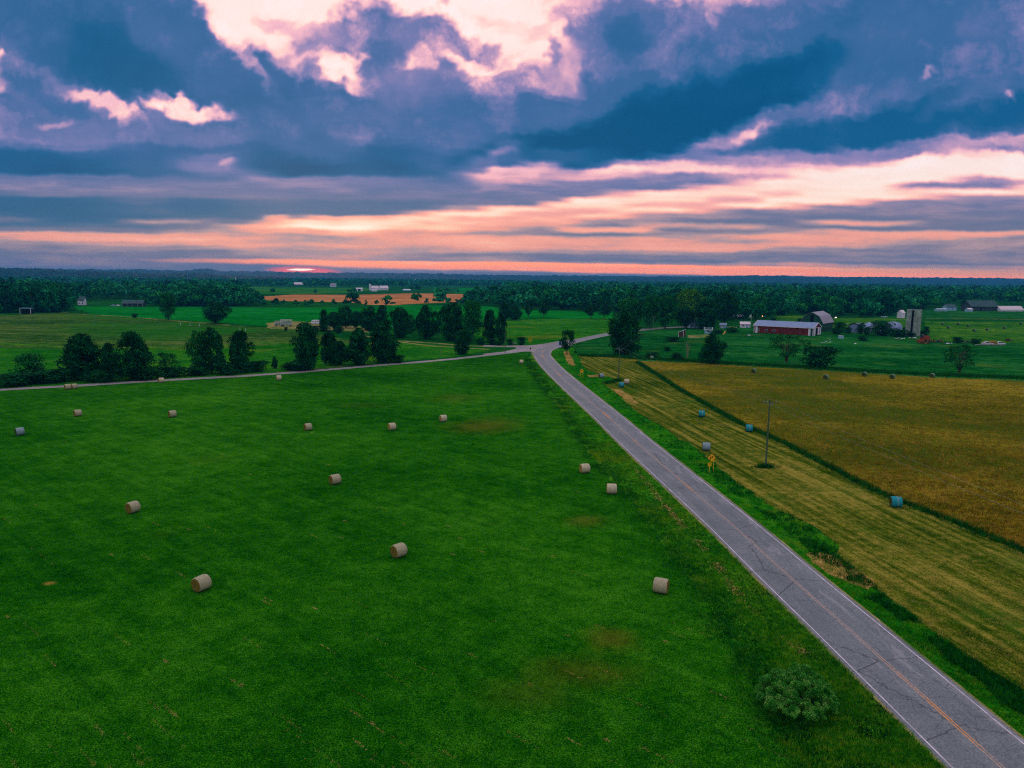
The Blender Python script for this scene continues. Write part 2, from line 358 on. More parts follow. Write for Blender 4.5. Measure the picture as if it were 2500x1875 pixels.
def grass_mat(name, c0, c1, c2, patch=.02, mid=.25, fine=4.0, rows=None, brown=None, grain=.55, k=1.0, g4=2.2, spots=()):
    """c0 dark, c1 middle, c2 light; rows=(angle, period m, strength); brown=(colour, scale, low, high)"""
    m, n, b = new_mat(name); p = pos(n)
    f1 = n.noise(p, patch, 4, .6); f2 = n.noise(p, mid, 4, .65); f3 = n.noise(p, fine, 3, .75)
    t = n.math('ADD', n.math('MULTIPLY', n.math('SUBTRACT', f1, .5), 1.3), n.math('MULTIPLY', n.math('SUBTRACT', f2, .5), .9))
    f4 = n.noise(p, fine * .16, 3, .8)
    t = n.math('ADD', n.math('ADD', t, .5), n.math('MULTIPLY', n.math('SUBTRACT', f3, .5), grain * 3.4))
    t = n.math('ADD', t, n.math('MULTIPLY', n.math('SUBTRACT', f4, .5), grain * g4))
    if rows:
        x, y, z = n.xyz(p); a = rows[0]
        s = n.math('ADD', n.math('MULTIPLY', x, math.cos(a)), n.math('MULTIPLY', y, math.sin(a)))
        l = n.math('ADD', n.math('MULTIPLY', x, -math.sin(a)), n.math('MULTIPLY', y, math.cos(a)))
        wv = n.noise(n.comb(n.math('MULTIPLY', s, 1 / rows[1]), n.math('MULTIPLY', l, .03 / rows[1]), 0), 1.0, 3, .6)
        t = n.math('ADD', t, n.math('MULTIPLY', n.math('SUBTRACT', wv, .5), rows[2] * 2.4))
    col = n.ramp(t, [(0, alb(c0, k)), (.5, alb(c1, k)), (1, alb(c2, k))])
    if brown:
        for (bc, sc, lo, hi, amt) in (brown if isinstance(brown, list) else [brown]):
            fb = n.noise(p, sc, 5, .6)
            fb = n.math('ADD', fb, n.math('MULTIPLY', n.math('SUBTRACT', f3, .5), .25))
            col = n.mix(n.map(fb, lo, hi, 0, amt), col, alb(bc, k))
    for (sx, sy, rx, ry, sc_, am) in spots:
        q = n.vmath('MULTIPLY', n.vmath('SUBTRACT', p, (sx, sy, 0)), (1 / rx, 1 / ry, 0))
        ms = n.math('ADD', n.math('MULTIPLY', n.vmath('LENGTH', q), -1.0), n.math('ADD', n.math('MULTIPLY', f2, 1.3), n.math('MULTIPLY', f3, .5)))
        col = n.mix(n.map(ms, -.2, 1.1, 0, am * .85), col, alb(sc_, k))
    n.put(b.inputs['Base Color'], col)
    bump(n, b, f3, .6, .12)
    b.inputs['Roughness'].default_value = 1.0
    b.inputs['Specular IOR Level'].default_value = 0.0
    return m
def leaf_mat(name, c0, c1, c2, sc=.35, k=1.0):
    m, n, b = new_mat(name); p = pos(n)
    f = n.noise(p, sc, 4, .7)
    g = n.noise(p, sc * 8, 2, .7)
    t = n.math('ADD', f, n.math('MULTIPLY', n.math('SUBTRACT', g, .5), .6))
    n.put(b.inputs['Base Color'], n.ramp(t, [(.3, alb(c0, k)), (.5, alb(c1, k)), (.72, alb(c2, k))]))
    b.inputs['Roughness'].default_value = .85; b.inputs['Specular IOR Level'].default_value = .03
    return m
def emit(name, c, strength):
    m, n, b = new_mat(name)
    n.put(b.inputs['Emission Color'], lin(c)); b.inputs['Emission Strength'].default_value = strength
    return m

M = {}
M['ground'] = grass_mat('grass_ground', (0,40,8), (10,72,18), (40,98,30), patch=.012, mid=.08, fine=1.5)
M['hay'] = grass_mat('mown_hay_grass', (0,38,0), (16,84,0), (62,122,22), patch=.02, mid=.3, fine=8.0, rows=(.873, 1.6, .2),
                     brown=[((54,76,14), .03, .6, .78, .5), ((130,112,52), .5, .72, .79, .7)], grain=.85, g4=1.0,
                     spots=[P(1112,972) + (9, 11, (70,78,20), .5), P(1160,1042) + (9, 9, (84,78,24), .6), P(1210,1035) + (9, 12, (74,76,20), .6), P(1490,1560) + (3.2, 3, (92,78,24), .7), P(1420,1640) + (7, 3.5, (74,72,20), .6), P(1290,1700) + (6, 3, (62,76,18), .5), P(1430,1272) + (4, 3.5, (84,78,26), .6), P(1700,1280) + (4, 6, (84,96,18), .5), P(120,1424) + (.9, .6, (160,120,60), .8), P(880,990) + (10, 5, (52,78,16), .5)])
M['verge'] = grass_mat('rough_verge_grass', (0,60,0), (24,98,4), (80,132,22), patch=.05, mid=.35, fine=5.0, brown=[((92,108,14), .045, .5, .7, .75), ((128,112,52), .5, .72, .82, .4)], grain=.7)
M['verge2'] = grass_mat('lush_verge_grass', (0,54,2), (18,98,6), (66,126,20), patch=.06, mid=.4, fine=5.0, brown=((82,104,22), .15, .58, .72, .6))
M['stubble'] = grass_mat('cut_stubble', (26,52,2), (64,82,12), (132,120,50), patch=.03, mid=.35, fine=6.0, rows=(.157, 1.3, .95),
                         brown=[((34,84,14), .07, .56, .7, .6), ((142,112,60), .12, .62, .76, .5)], grain=.7)
M['gold'] = grass_mat('standing_grain', (44,54,4), (94,92,12), (152,130,40), patch=.02, mid=.18, fine=5.0, rows=(1.45, 3.0, .25), brown=[((46,74,10), .018, .42, .60, .85), ((128,82,12), .035, .58, .74, .4)], grain=.9)
M['pasture'] = grass_mat('pasture_grass', (0,42,12), (8,78,24), (50,112,50), patch=.02, mid=.12, fine=2.0, rows=(1.5, 12.0, .25), brown=((80,100,36), .035, .55, .75, .6))
M['pasture2'] = grass_mat('yellow_pasture', (8,58,6), (30,92,12), (92,124,36), patch=.02, mid=.1, fine=1.2, brown=((110,112,40), .05, .58, .75, .5), grain=.7)
M['olive'] = grass_mat('olive_meadow', (10,50,10), (42,82,22), (100,112,56), patch=.012, mid=.07, fine=1.2, rows=(1.52, 9.0, .5), brown=[((104,100,46), .012, .52, .66, .6), ((18,90,8), .006, .5, .6, .7)], grain=.7)
M['lush'] = grass_mat('bright_crop', (0,64,6), (4,100,18), (26,126,40), patch=.01, mid=.06, fine=1.0, rows=(1.5, 20.0, .25), grain=.5)
M['lowgreen'] = grass_mat('low_meadow', (0,62,4), (22,94,8), (70,122,24), patch=.015, mid=.08, fine=1.4, brown=((100,108,22), .02, .55, .68, .6), grain=.6)
M['tan'] = grass_mat('ripe_grain_far', (112,74,40), (158,102,62), (190,134,86), patch=.01, mid=.05, fine=.5, rows=(1.55, 25.0, .4), grain=.4)
M['soil'] = grass_mat('bare_dry_grass', (90,80,30), (140,114,60), (186,150,96), patch=.2, mid=.8, fine=6.0, brown=((40,88,16), .4, .5, .66, .7))
M['gravel'] = grass_mat('gravel', (96,92,104), (128,122,134), (164,156,164), patch=.05, mid=.5, fine=5.0, brown=((120,118,96), .1, .5, .66, .7))
M['track'] = grass_mat('dirt_track', (92,96,50), (124,118,74), (160,146,104), patch=.05, mid=.3, fine=3.0, brown=((50,90,30), .08, .45, .62, .8))
M['leaf'] = leaf_mat('leaves_dark', (0,24,6), (0,54,20), (26,104,54))
M['leaf_mid'] = leaf_mat('leaves_green', (0,44,12), (6,80,28), (36,114,50))
M['leaf_bright'] = leaf_mat('leaves_bright', (8,60,10), (36,96,22), (84,130,44))
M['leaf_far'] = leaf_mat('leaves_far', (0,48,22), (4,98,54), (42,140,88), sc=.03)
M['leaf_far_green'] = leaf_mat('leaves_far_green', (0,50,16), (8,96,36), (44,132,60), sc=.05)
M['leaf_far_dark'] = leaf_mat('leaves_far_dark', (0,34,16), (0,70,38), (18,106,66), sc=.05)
M['leaf_bush'] = leaf_mat('leaves_bush', (0,66,6), (40,120,34), (116,164,80), sc=1.4)
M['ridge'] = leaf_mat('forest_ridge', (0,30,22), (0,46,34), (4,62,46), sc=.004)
M['tall'] = leaf_mat('tall_grass', (0,44,4), (4,76,12), (34,108,24), sc=.5)
M['tall_olive'] = leaf_mat('tall_grass_olive', (10,84,0), (40,114,6), (100,138,24), sc=.3)
M['tall_mid'] = leaf_mat('tall_grass_mid', (0,60,0), (12,92,8), (52,124,22), sc=.4)
M['straw'] = leaf_mat('straw', (120,96,44), (160,134,80), (196,170,116), sc=.8)
M['short'] = leaf_mat('short_grass', (0,44,0), (8,74,8), (50,112,38), sc=2.2)
M['bark'] = plain('bark', (70,66,52), .95, .4, 3)
M['bark_pale'] = plain('pale_bark', (130,126,110), .9, .3, 3)
M['polewood'] = plain('weathered_pole', (60,84,70), .9, .3, 2)
M['metalroof'] = plain('metal_roof', (104,124,168), .5, .18, .6, .3)
M['greyroof'] = plain('grey_roof', (134,130,150), .8, .2, 1.0)
M['paleroof'] = plain('pale_roof', (190,176,196), .7, .15, 1.0)
M['darkroof'] = plain('old_dark_roof', (50,76,84), .85, .35, .8)
M['redwall'] = plain('faded_red_siding', (92,34,32), .85, .45, .6)
M['barngrey'] = plain('weathered_barn_boards', (22,70,58), .9, .35, .8)
M['barnboards'] = plain('grey_barn_boards', (44,60,64), .9, .35, .8)
M['white'] = plain('white_paint', (188,190,214), .7, .1, 1.0)
M['bluewhite'] = plain('pale_blue_siding', (120,160,196), .8, .15, 1.0)
M['brown'] = plain('brown_boards', (66,52,46), .9, .3, 1.5)
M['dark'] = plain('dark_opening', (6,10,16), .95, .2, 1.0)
M['glass'] = plain('window_glass', (30,44,60), .15, .1, 1.0, .5)
M['concrete'] = plain('silo_concrete', (126,146,148), .9, .3, .5)
M['orange'] = plain('orange_paint', (132,54,28), .7, .3, 1.0)
M['rust'] = plain('rust', (100,52,30), .95, .4, 1.2)
M['slide'] = plain('yellow_plastic', (236,150,10), .4, .08, 1.0, .4)
M['signyellow'] = plain('sign_yellow', (250,148,6), .5, .06, 3.0, .3, k=1.15)
M['signpost'] = plain('yellow_post', (214,160,30), .6, .12, 3.0, k=1.1)
M['signblack'] = plain('sign_black', (30,6,4), .6, .1, 3.0)
M['signblue'] = plain('sign_blue', (30,84,150), .5, .1, 3.0)
M['signback'] = plain('sign_back_metal', (40,36,44), .6, .2, 3.0)
M['steel'] = plain('galvanised_steel', (130,136,146), .45, .12, 3.0, .4)
M['rubber'] = plain('rubber', (18,18,20), .9, .1, 3.0)
M['teal'] = plain('teal_tin', (50,130,150), .6, .2, 2.0)
M['edge_paint'] = plain('edge_line_paint', (186,174,194), .7, .3, .5)

# ------------------------------------------------------------------ ground, fields, roads
def tess(poly):
    from mathutils.geometry import tessellate_polygon
    return [tuple(t) for t in tessellate_polygon([[Vector((x, y, 0)) for x, y in poly]])]
def rough_edge(pts, step, amp, seed=0):
    rr = np.random.default_rng(seed); out = []
    for i in range(len(pts)):
        a = np.array(pts[i]); b = np.array(pts[(i + 1) % len(pts)]); L = np.linalg.norm(b - a); n = max(1, min(160, int(L / step)))
        nr = np.array([-(b - a)[1], (b - a)[0]]) / max(L, 1e-6)
        for j in range(n):
            t = j / n
            out.append(tuple(a + (b - a) * t + nr * (rr.normal() * amp if j else 0)))
    return out
def sheet(name, px_pts, z, mat, step=1.5, amp=.25, world_pts=None, kind='structure'):
    pts = world_pts or [P(*q) for q in px_pts]
    if amp: pts = rough_edge(pts, step, amp, len(name) + len(pts))
    tri = tess(pts)
    tri = [t if (pts[t[1]][0]-pts[t[0]][0])*(pts[t[2]][1]-pts[t[0]][1]) - (pts[t[1]][1]-pts[t[0]][1])*(pts[t[2]][0]-pts[t[0]][0]) > 0 else (t[0], t[2], t[1]) for t in tri]
    return tag(mesh(name, [(x, y, z) for x, y in pts], tri, mat), kind=kind)

GX, GY0, GY1 = 9500, -260, 9600
g = tag(mesh('ground', [(-GX, GY0, 0), (GX, GY0, 0), (GX, GY1, 0), (-GX, GY1, 0)], [(0, 1, 2, 3)], M['ground']), kind='structure')

D = 1.1302
def dp(*a): return [(x * D, y * D) for x, y in a]
# left side, far to near
sheet('olive_meadow', [(-120,772),(60,768),(160,762),(200,766),(330,778),(450,783),(560,793),(650,800),(720,806),(830,826),(960,845),(1060,872),(900,888),(700,908),(540,922),(250,938),(-120,958)], .010, M['olive'], 6, 1.0)
sheet('low_meadow', [(-120,845),(0,848),(140,853),(250,852),(440,853),(600,846),(720,838),(800,836),(960,845),(1060,872),(900,886),(700,906),(540,920),(250,936),(-120,954)], .016, M['lowgreen'], 6, .8)
sheet('crop_strip', [(-120,838),(0,842),(140,850),(440,851),(600,843),(720,836),(720,832),(600,838),(440,846),(140,845),(0,836),(-120,832)], .022, M['pasture2'], 3, .5)
sheet('bright_crop', [(172,748),(400,748),(640,751),(900,750),(960,745),(1060,744),(1200,748),(1230,757),(1250,770),(1190,776),(1080,800),(960,806),(830,800),(720,800),(640,796),(560,790),(480,784),(400,778),(300,774),(220,766)], .012, M['lush'], 8, 1.2)
sheet('far_meadow', [(1100,765),(1180,752),(1260,757),(1400,760),(1500,762),(1500,778),(1300,778),(1150,776)], .018, M['lush'], 6, 1.0)
sheet('north_field', [(1170,800),(1240,782),(1300,779),(1500,779),(1500,812),(1430,824),(1360,836),(1300,842),(1236,842),(1190,840),(1150,820)], .020, M['lowgreen'], 4, .6)
sheet('yellow_band', [(650,788),(720,784),(800,790),(900,800),(900,812),(800,806),(720,805),(660,803)], .024, M['track'], 4, 1.0)
sheet('triangle_field', [(955,834),(1060,842),(1140,848),(1200,853),(1150,864),(1060,876),(965,882)], .024, M['lowgreen'], 4, .5)
sheet('tan_field', [(640,724),(720,719),(860,720),(1010,716),(1120,718),(1235,720),(1225,733),(1130,737),(1010,742),(960,745),(900,744),(850,738),(700,735),(620,731)], .030, M['tan'], 10, 2.0)
sheet('far_green_field', [(560,700),(700,702),(900,703),(900,710),(840,716),(690,718),(580,716)], .034, M['lowgreen'], 12, 3)
sheet('far_green_field', [(1120,703),(1215,704),(1215,716),(1110,716)], .034, M['lush'], 12, 3)
sheet('far_olive_field', [(20,694),(135,692),(136,703),(60,706),(20,704)], .034, M['pasture2'], 12, 3)
sheet('far_olive_field', [(205,701),(300,700),(360,704),(420,706),(420,710),(210,708)], .034, M['pasture2'], 12, 3)
sheet('near_meadow', [(-60,955),(0,953),(400,930),(700,910),(900,893),(1100,877),(1235,863),(1292,861),(1300,868),(1305,880),(1306,936),(1367,1017),(1458,1130),(1548,1254),(1639,1379),(1763,1548),(1853,1661),(1990,1875),(2060,1960)], .008, M['hay'], 2, .3,
      world_pts=None) if False else None
hay_px = [(1292,861),(1235,863),(1100,877),(900,893),(700,910),(400,930),(0,953),(-60,956)]
hay_right = [(1288,876),(1301,910),(1357,983),(1403,1057),(1470,1147),(1545,1225),(1589,1288),(1668,1390),(1722,1475),(1775,1560),(1830,1661),(1900,1800),(1945,1875)]
hw = [P(*q) for q in hay_px] + [(-320, 200), (-320, -60), (27, -60)] + [P(*q) for q in reversed(hay_right)]
sheet('hay_field', None, .012, M['hay'], 2.0, .3, world_pts=hw)
# right side
sheet('pasture', [(1560,812),(1660,802),(1800,800),(2000,812),(2160,822),(2300,838),(2620,846),(2620,930),(2500,926),(2280,917),(2040,902),(1830,890),(1560,878),(1400,862),(1430,832)], .010, M['pasture'], 4, .6)
sheet('bale_pasture', [(2258,784),(2620,786),(2620,846),(2500,838),(2300,832),(2258,824)], .014, M['pasture2'], 4, .6)
sheet('bale_pasture', [(2040,776),(2230,779),(2230,800),(2150,800),(2080,806),(2020,800)], .014, M['pasture2'], 4, .6)
sheet('back_meadow', [(2258,758),(2620,762),(2620,779),(2400,778),(2258,777)], .014, M['pasture'], 5, .8)
sheet('clearing', [(1890,772),(1960,770),(1965,786),(1880,786)], .016, M['pasture2'], 5, .8)
stub_px = [(1412,866),(1500,868),(1560,880),(1600,888),(1700,884),(1830,892),(1560,886),(1600,910),(1661,952),(1808,1034),(1921,1085),(2091,1175),(2187,1221),(2294,1260),(2500,1348),(2700,1440)]
stub = [P(*q) for q in [(1412,866),(1500,868),(1556,884),(1600,912),(1661,952),(1808,1034),(1921,1085),(2091,1175),(2187,1221),(2294,1260),(2500,1345),(2620,1395)]] + [(90, 60), (90, -60), (44, -60)] + \
       [P(*q) for q in [(2500,1690),(2359,1603),(2178,1468),(2101,1400),(2040,1352),(2051,1334),(2030,1317),(1962,1274),(1886,1236),(1796,1174),(1693,1089),(1562,1010),(1513,969),(1489,948),(1470,935),(1500,925),(1466,914),(1436,905),(1420,888)]]
sheet('stubble_field', None, .012, M['stubble'], 1.5, .3, world_pts=stub)
gold = [P(*q) for q in [(1450,868),(1556,884),(1600,912),(1661,952),(1808,1034),(1921,1085),(2091,1175),(2187,1221),(2294,1260),(2500,1345)]] + [(110, 60), (420, 110)] + [P(*q) for q in [(2620,932),(2500,928),(2280,921),(2040,905),(1830,893),(1700,884),(1560,876)]]
sheet('grain_field', None, .016, M['gold'], 1.5, .3, world_pts=gold)
sheet('hedge_bank', [(1556,876),(1700,880),(1830,888),(2040,900),(2280,915),(2500,923),(2620,927),(2620,934),(2500,930),(2280,922),(2040,907),(1830,895),(1700,886),(1560,882)], .020, M['pasture'], 2, .3)

# the road: centre line through the measured marks
cpx = [(1918,1400),(1803,1295),(1652,1165),(1553,1080),(1480,1014),(1403,948),(1352,902),(1330,877),(1323,864),(1330,854),(1352,846),(1392,836),(1432,826.5),(1490,815),(1560,806),(1625,800.5),(1700,797)]
cw = [P(*q) for q in cpx]
a = np.array(P(2447, 1875)); b = np.array(P(2103.5, 1565)); dr = (a - b) / np.linalg.norm(a - b)
cw = [tuple(a + dr * 260), tuple(a + dr * 120), tuple(a + dr * 30), tuple(a), tuple(b)] + cw
def catmull(pts, n=10):
    pts = [np.array(p, float) for p in pts]; pts = [2 * pts[0] - pts[1]] + pts + [2 * pts[-1] - pts[-2]]; out = []
    for i in range(1, len(pts) - 2):
        p0, p1, p2, p3 = pts[i-1:i+3]
        t01 = max(1e-3, np.linalg.norm(p1-p0)) ** .5; t12 = np.linalg.norm(p2-p1) ** .5; t23 = max(1e-3, np.linalg.norm(p3-p2)) ** .5
        m1 = (p2 - p1) + t12 * ((p1 - p0) / t01 - (p2 - p0) / (t01 + t12)); m2 = (p2 - p1) + t12 * ((p3 - p2) / t23 - (p3 - p1) / (t12 + t23))
        for j in range(n):
            t = j / n
            out.append((2*t**3-3*t**2+1)*p1 + (t**3-2*t**2+t)*m1 + (-2*t**3+3*t**2)*p2 + (t**3-t**2)*m2)
    return out + [pts[-2]]
def resample(pts, step):
    pts = np.array(pts); d = np.r_[0, np.cumsum(np.linalg.norm(np.diff(pts, axis=0), axis=1))]
    s = np.arange(0, d[-1], step); return np.c_[np.interp(s, d, pts[:, 0]), np.interp(s, d, pts[:, 1])], s
def frames(C):
    T = np.gradient(C, axis=0); T /= np.linalg.norm(T, axis=1)[:, None]; return T, np.c_[T[:, 1], -T[:, 0]]     # tangent, right-hand normal
def strip(name, C, s, t0, t1, z, mat, parent=None, cross=1, keep=None):
    T, N = frames(C); ts = np.linspace(0, 1, cross + 1); V = []; UV = []; Fc = []
    t0 = np.broadcast_to(t0, len(C)); t1 = np.broadcast_to(t1, len(C))
    for i in range(len(C)):
        for q in ts:
            o = t0[i] + (t1[i] - t0[i]) * q; pnt = C[i] + N[i] * o
            V.append((pnt[0], pnt[1], z)); UV.append((s[i], o))
    k = cross + 1
    for i in range(len(C) - 1):
        if keep is not None and not keep(s[i]): continue
        for j in range(cross): Fc.append((i*k+j, i*k+j+1, (i+1)*k+j+1, (i+1)*k+j))
    return mesh(name, V, Fc, mat, parent, uvs=UV)
RC, RS = resample(catmull(cw), 1.0)
RT, RN = frames(RC)
# asphalt in road coordinates: u = metres along, v = metres across
m, n, b = new_mat('worn_asphalt')
uvn = n.n('ShaderNodeUVMap').outputs[0]; ux, uy, _z = n.xyz(uvn); pp = pos(n)
f1 = n.noise(pp, .18, 4, .6); f2 = n.noise(pp, 9.0, 3, .8); f3 = n.noise(n.comb(n.math('MULTIPLY', ux, .05), n.math('MULTIPLY', uy, .9)), 1.0, 4, .6)
t = n.math('ADD', n.math('MULTIPLY', f2, 1.9), n.math('ADD', n.math('MULTIPLY', f1, .5), n.math('MULTIPLY', f3, .5)))
col = n.ramp(n.math('MULTIPLY', t, .36), [(.26, alb((36,46,54))), (.48, alb((80,87,98))), (.74, alb((140,142,154)))])
# wheel tracks a little darker where tyres polish the stone
tr = n.math('ABSOLUTE', n.math('SUBTRACT', n.math('ABSOLUTE', uy), 1.7))
col = n.mix(n.map(tr, 1.0, .4, 0, .22), col, alb((70,78,90)))
# pale worn patches, mostly on the right-hand lane
pt = n.noise(n.comb(n.math('MULTIPLY', ux, .16), n.math('MULTIPLY', uy, .75)), 1.0, 4, .7, .6)
side = n.map(uy, -.4, 2.0, .0, .09)
col = n.mix(n.map(n.math('ADD', n.math('ADD', pt, side), n.math('MULTIPLY', n.math('SUBTRACT', f2, .5), .12)), .635, .70, 0, .6), col, alb((128,126,142)))
dk = n.noise(n.comb(n.math('MULTIPLY', ux, .09), n.math('MULTIPLY', uy, .55)), 1.7, 4, .7, .4)
col = n.mix(n.map(dk, .63, .67, 0, .6), col, alb((60,70,84)))
# cracks: transverse ones and a fine net
wob = n.noise(pp, 1.1, 5, .75)
def crack(sx, sy, wid, wo, seed):
    vo = n.n('ShaderNodeTexVoronoi', voronoi_dimensions='2D', feature='DISTANCE_TO_EDGE')
    n.put(vo.inputs['Vector'], n.comb(n.math('ADD', n.math('MULTIPLY', ux, sx), n.math('MULTIPLY', wob, wo)), n.math('ADD', n.math('MULTIPLY_ADD', uy, sy, seed), n.math('MULTIPLY', wob, wo * .7))))
    vo.inputs['Scale'].default_value = 1.0
    return n.map(vo.outputs['Distance'], wid, wid * .35, 0, 1)
gate = n.map(n.noise(pp, .09, 3, .6), .42, .56)
c1 = n.math('MULTIPLY', crack(.10, .05, .0065, .13, 3.0), .75)
c2 = n.math('MULTIPLY', n.math('MULTIPLY', crack(.5, .42, .018, .5, 9.0), gate), .5)
col = n.mix(n.math('MAXIMUM', c1, c2), col, alb((26,34,40)))
n.put(b.inputs['Base Color'], col); b.inputs['Roughness'].default_value = .62; b.inputs['Specular IOR Level'].default_value = .5
bump(n, b, f2, .35, .03); M['asphalt'] = m
road = tag(strip('road', RC, RS, -3.75, 3.75, .045, M['asphalt'], cross=4), kind='structure')
sheet('road_junction', [(1180,842.5),(1230,844),(1293,843),(1311,841.6),(1338.5,837.5),(1366,833),(1392,829),(1400,843),(1366,849),(1350,854),(1344,862),(1345,870),(1312,872),(1307,864),(1303,860),(1293,858.5),(1257,857.5),(1230,861),(1180,866),(1180,864),(1230,858.5),(1258,852),(1262,849.5),(1256,848),(1180,846)], .038, M['gravel'], 3, .12)
# shoulders
def offs(i0, i1, t, z): return [(RC[i][0] + RN[i][0] * t, RC[i][1] + RN[i][1] * t) for i in range(i0, i1)]
arc_y = RC[:, 1]
i_j = int(np.argmin(np.abs(RC[:, 0] - P(1308, 866)[0]) + np.abs(RC[:, 1] - P(1318, 868)[1])))
n_gap = i_j
tag(strip('road_shoulder', RC, RS, -4.05, 4.0, .034, M['track']), kind='structure')
strip('edge_line', RC[:n_gap], RS[:n_gap], -3.41, -3.30, .050, M['edge_paint'], road)
strip('edge_line', RC, RS, 3.30, 3.41, .050, M['edge_paint'], road)
m, n, b = new_mat('centre_line_paint')
uvn = n.n('ShaderNodeUVMap').outputs[0]; ux, uy, _z = n.xyz(uvn)
fa = n.noise(n.comb(n.math('MULTIPLY', ux, .07), .5), 1.0, 2, .5); fb = n.noise(pos(n), 5.0, 4, .8)
fr = n.map(n.math('ADD', fa, n.math('MULTIPLY', n.math('SUBTRACT', fb, .5), .3)), .54, .66)
c_ = n.mix(fr, n.mix(n.map(fb, .38, .6), alb((118,108,120)), alb((168,142,130))), alb((222,132,18)))
n.put(b.inputs['Base Color'], c_); M['centre'] = m
strip('centre_line', RC, RS, -.17, -.06, .050, M['centre'], road)
strip('centre_line', RC, RS, .07, .17, .050, M['centre'], road)
# gravel roads to the left
def band(name, pxs, wid, z, mat, step=3, ext=None):
    pts = [P(*q) for q in pxs]
    if ext: pts = ext + pts
    C, s = resample(catmull(pts, 6), step); rr = np.random.default_rng(len(name))
    return tag(strip(name, C, s, -wid / 2 + rr.normal(size=len(C)) * .12, wid / 2 + rr.normal(size=len(C)) * .12, z, mat), kind='structure')
band('gravel_road', [(-60,955.5),(0,951.5),(180,942),(390,929),(640,915),(900,894),(1100,877),(1235,862),(1275,857)], 4.2, .030, M['gravel'])
band('gravel_road', [(960,831),(1060,838),(1143,844),(1200,846),(1270,846)], 4.2, .030, M['track'])
band('farm_track', [(880,818),(965,833),(1060,845),(1140,850),(1200,853)], 2.4, .028, M['track'])
band('farm_track', [(200,767),(250,770),(300,773),(450,785),(560,794)], 2.5, .026, M['track'])
band('farm_track', [(2262,778.5),(2400,779),(2620,781)], 3.0, .026, M['track'])
sheet('field_entrance', [(1966,1352),(1992,1348),(2040,1356),(2080,1385),(2140,1420),(2120,1440),(2075,1425),(2020,1400),(1985,1375)], .022, M['soil'], .6, .2)
sheet('dry_patch', [(1375,858),(1388,857),(1396,873),(1404,890),(1398,894),(1386,886),(1380,872)], .022, M['soil'], .8, .2)
sheet('dry_patch', [(1434,916),(1466,914),(1470,920),(1438,921)], .022, M['soil'], .8, .2)
sheet('dry_patch', [(1494,948),(1516,952),(1540,968),(1560,985),(1546,985),(1512,965)], .022, M['soil'], .8, .2)
sheet('kitchen_garden', [(1680,818),(1728,817),(1735,822),(1700,826),(1680,825)], .024, M['track'], 1, .3)
# verges
def rband(name, i0, i1, t0, t1, z, mat, amp=.25):
    rr = np.random.default_rng(int(t0 * 10) % 97 + i0); C = RC[i0:i1]; s = RS[i0:i1]
    jit = rr.normal(size=len(C)) * amp
    return tag(strip(name, C, s, np.full(len(C), t0), np.full(len(C), t1) + jit, z, mat), kind='structure')
# left verge: from the road shoulder to the edge of the hay field
lv = [P(*q) for q in hay_right]
left_edge = [(RC[i][0] - RN[i][0] * 4.0, RC[i][1] - RN[i][1] * 4.0) for i in range(0, i_j, 3)]
sheet('grass_verge', None, .018, M['verge'], 1.5, .2, world_pts=[(27, -60)] + list(reversed(lv)) + [P(1300, 862)] + [p for p in reversed(left_edge) if p[1] > -60])
# right verge: shoulder to stubble
rv = [P(*q) for q in [(2500,1690),(2359,1603),(2178,1468),(2101,1400),(2040,1352),(2051,1334),(2030,1317),(1962,1274),(1886,1236),(1796,1174),(1693,1089),(1562,1010),(1513,969),(1489,948),(1470,935),(1500,925),(1466,914),(1436,905),(1420,888),(1412,866),(1400,850)]]
right_edge = [(RC[i][0] + RN[i][0] * 4.0, RC[i][1] + RN[i][1] * 4.0) for i in range(0, len(RC), 3)]
right_edge = [p for p in right_edge if p[1] > -60 and p[1] < P(1352, 852)[1]]
sheet('grass_verge', None, .010, M['verge2'], 1.5, .2, world_pts=[(44, -60)] + rv + list(reversed(right_edge)))

# ------------------------------------------------------------------ trees and other plants
def rdir(rg, n):
    v = rg.normal(size=(n, 3)); return v / np.linalg.norm(v, axis=1)[:, None]
def quads(rg, C, Nn, size, asp=.7):
    """leaf-clump faces: centres C, normals Nn"""
    n = len(C); Nn = Nn / np.linalg.norm(Nn, axis=1)[:, None]
    a = np.cross(Nn, rdir(rg, n)); a /= np.maximum(np.linalg.norm(a, axis=1), 1e-6)[:, None]; b = np.cross(Nn, a)
    s = (size * rg.uniform(.6, 1.35, n))[:, None]
    a = a * s * .5; b = b * s * .5 * asp
    j = lambda: 1 + rg.uniform(-.3, .3, (n, 1))
    return np.stack([C - a * j() - b * j(), C + a * j() - b * j(), C + a * j() + b * j(), C - a * j() + b * j()], axis=1).reshape(-1, 3)
def envelope(kind, z):
    """crown radius (of a crown with half-width .5) at height z in 0..1 of the whole tree"""
    if kind == 'oval': lo, a, b = .03, .42, .72
    elif kind == 'broad': lo, a, b = .10, .45, .48
    elif kind == 'cone': lo, a, b = .03, .45, 1.05
    elif kind == 'bush': lo, a, b = .0, .35, .5
    elif kind == 'column': lo, a, b = .02, .4, .55
    elif kind == 'open': lo, a, b = .22, .6, .5
    else: lo, a, b = .05, .6, .5
    t = np.clip((z - lo) / (1 - lo), 0, 1)
    pk = a / (a + b); r = (t ** a) * ((1 - t) ** b) / ((pk ** a) * ((1 - pk) ** b))
    return .5 * r, lo
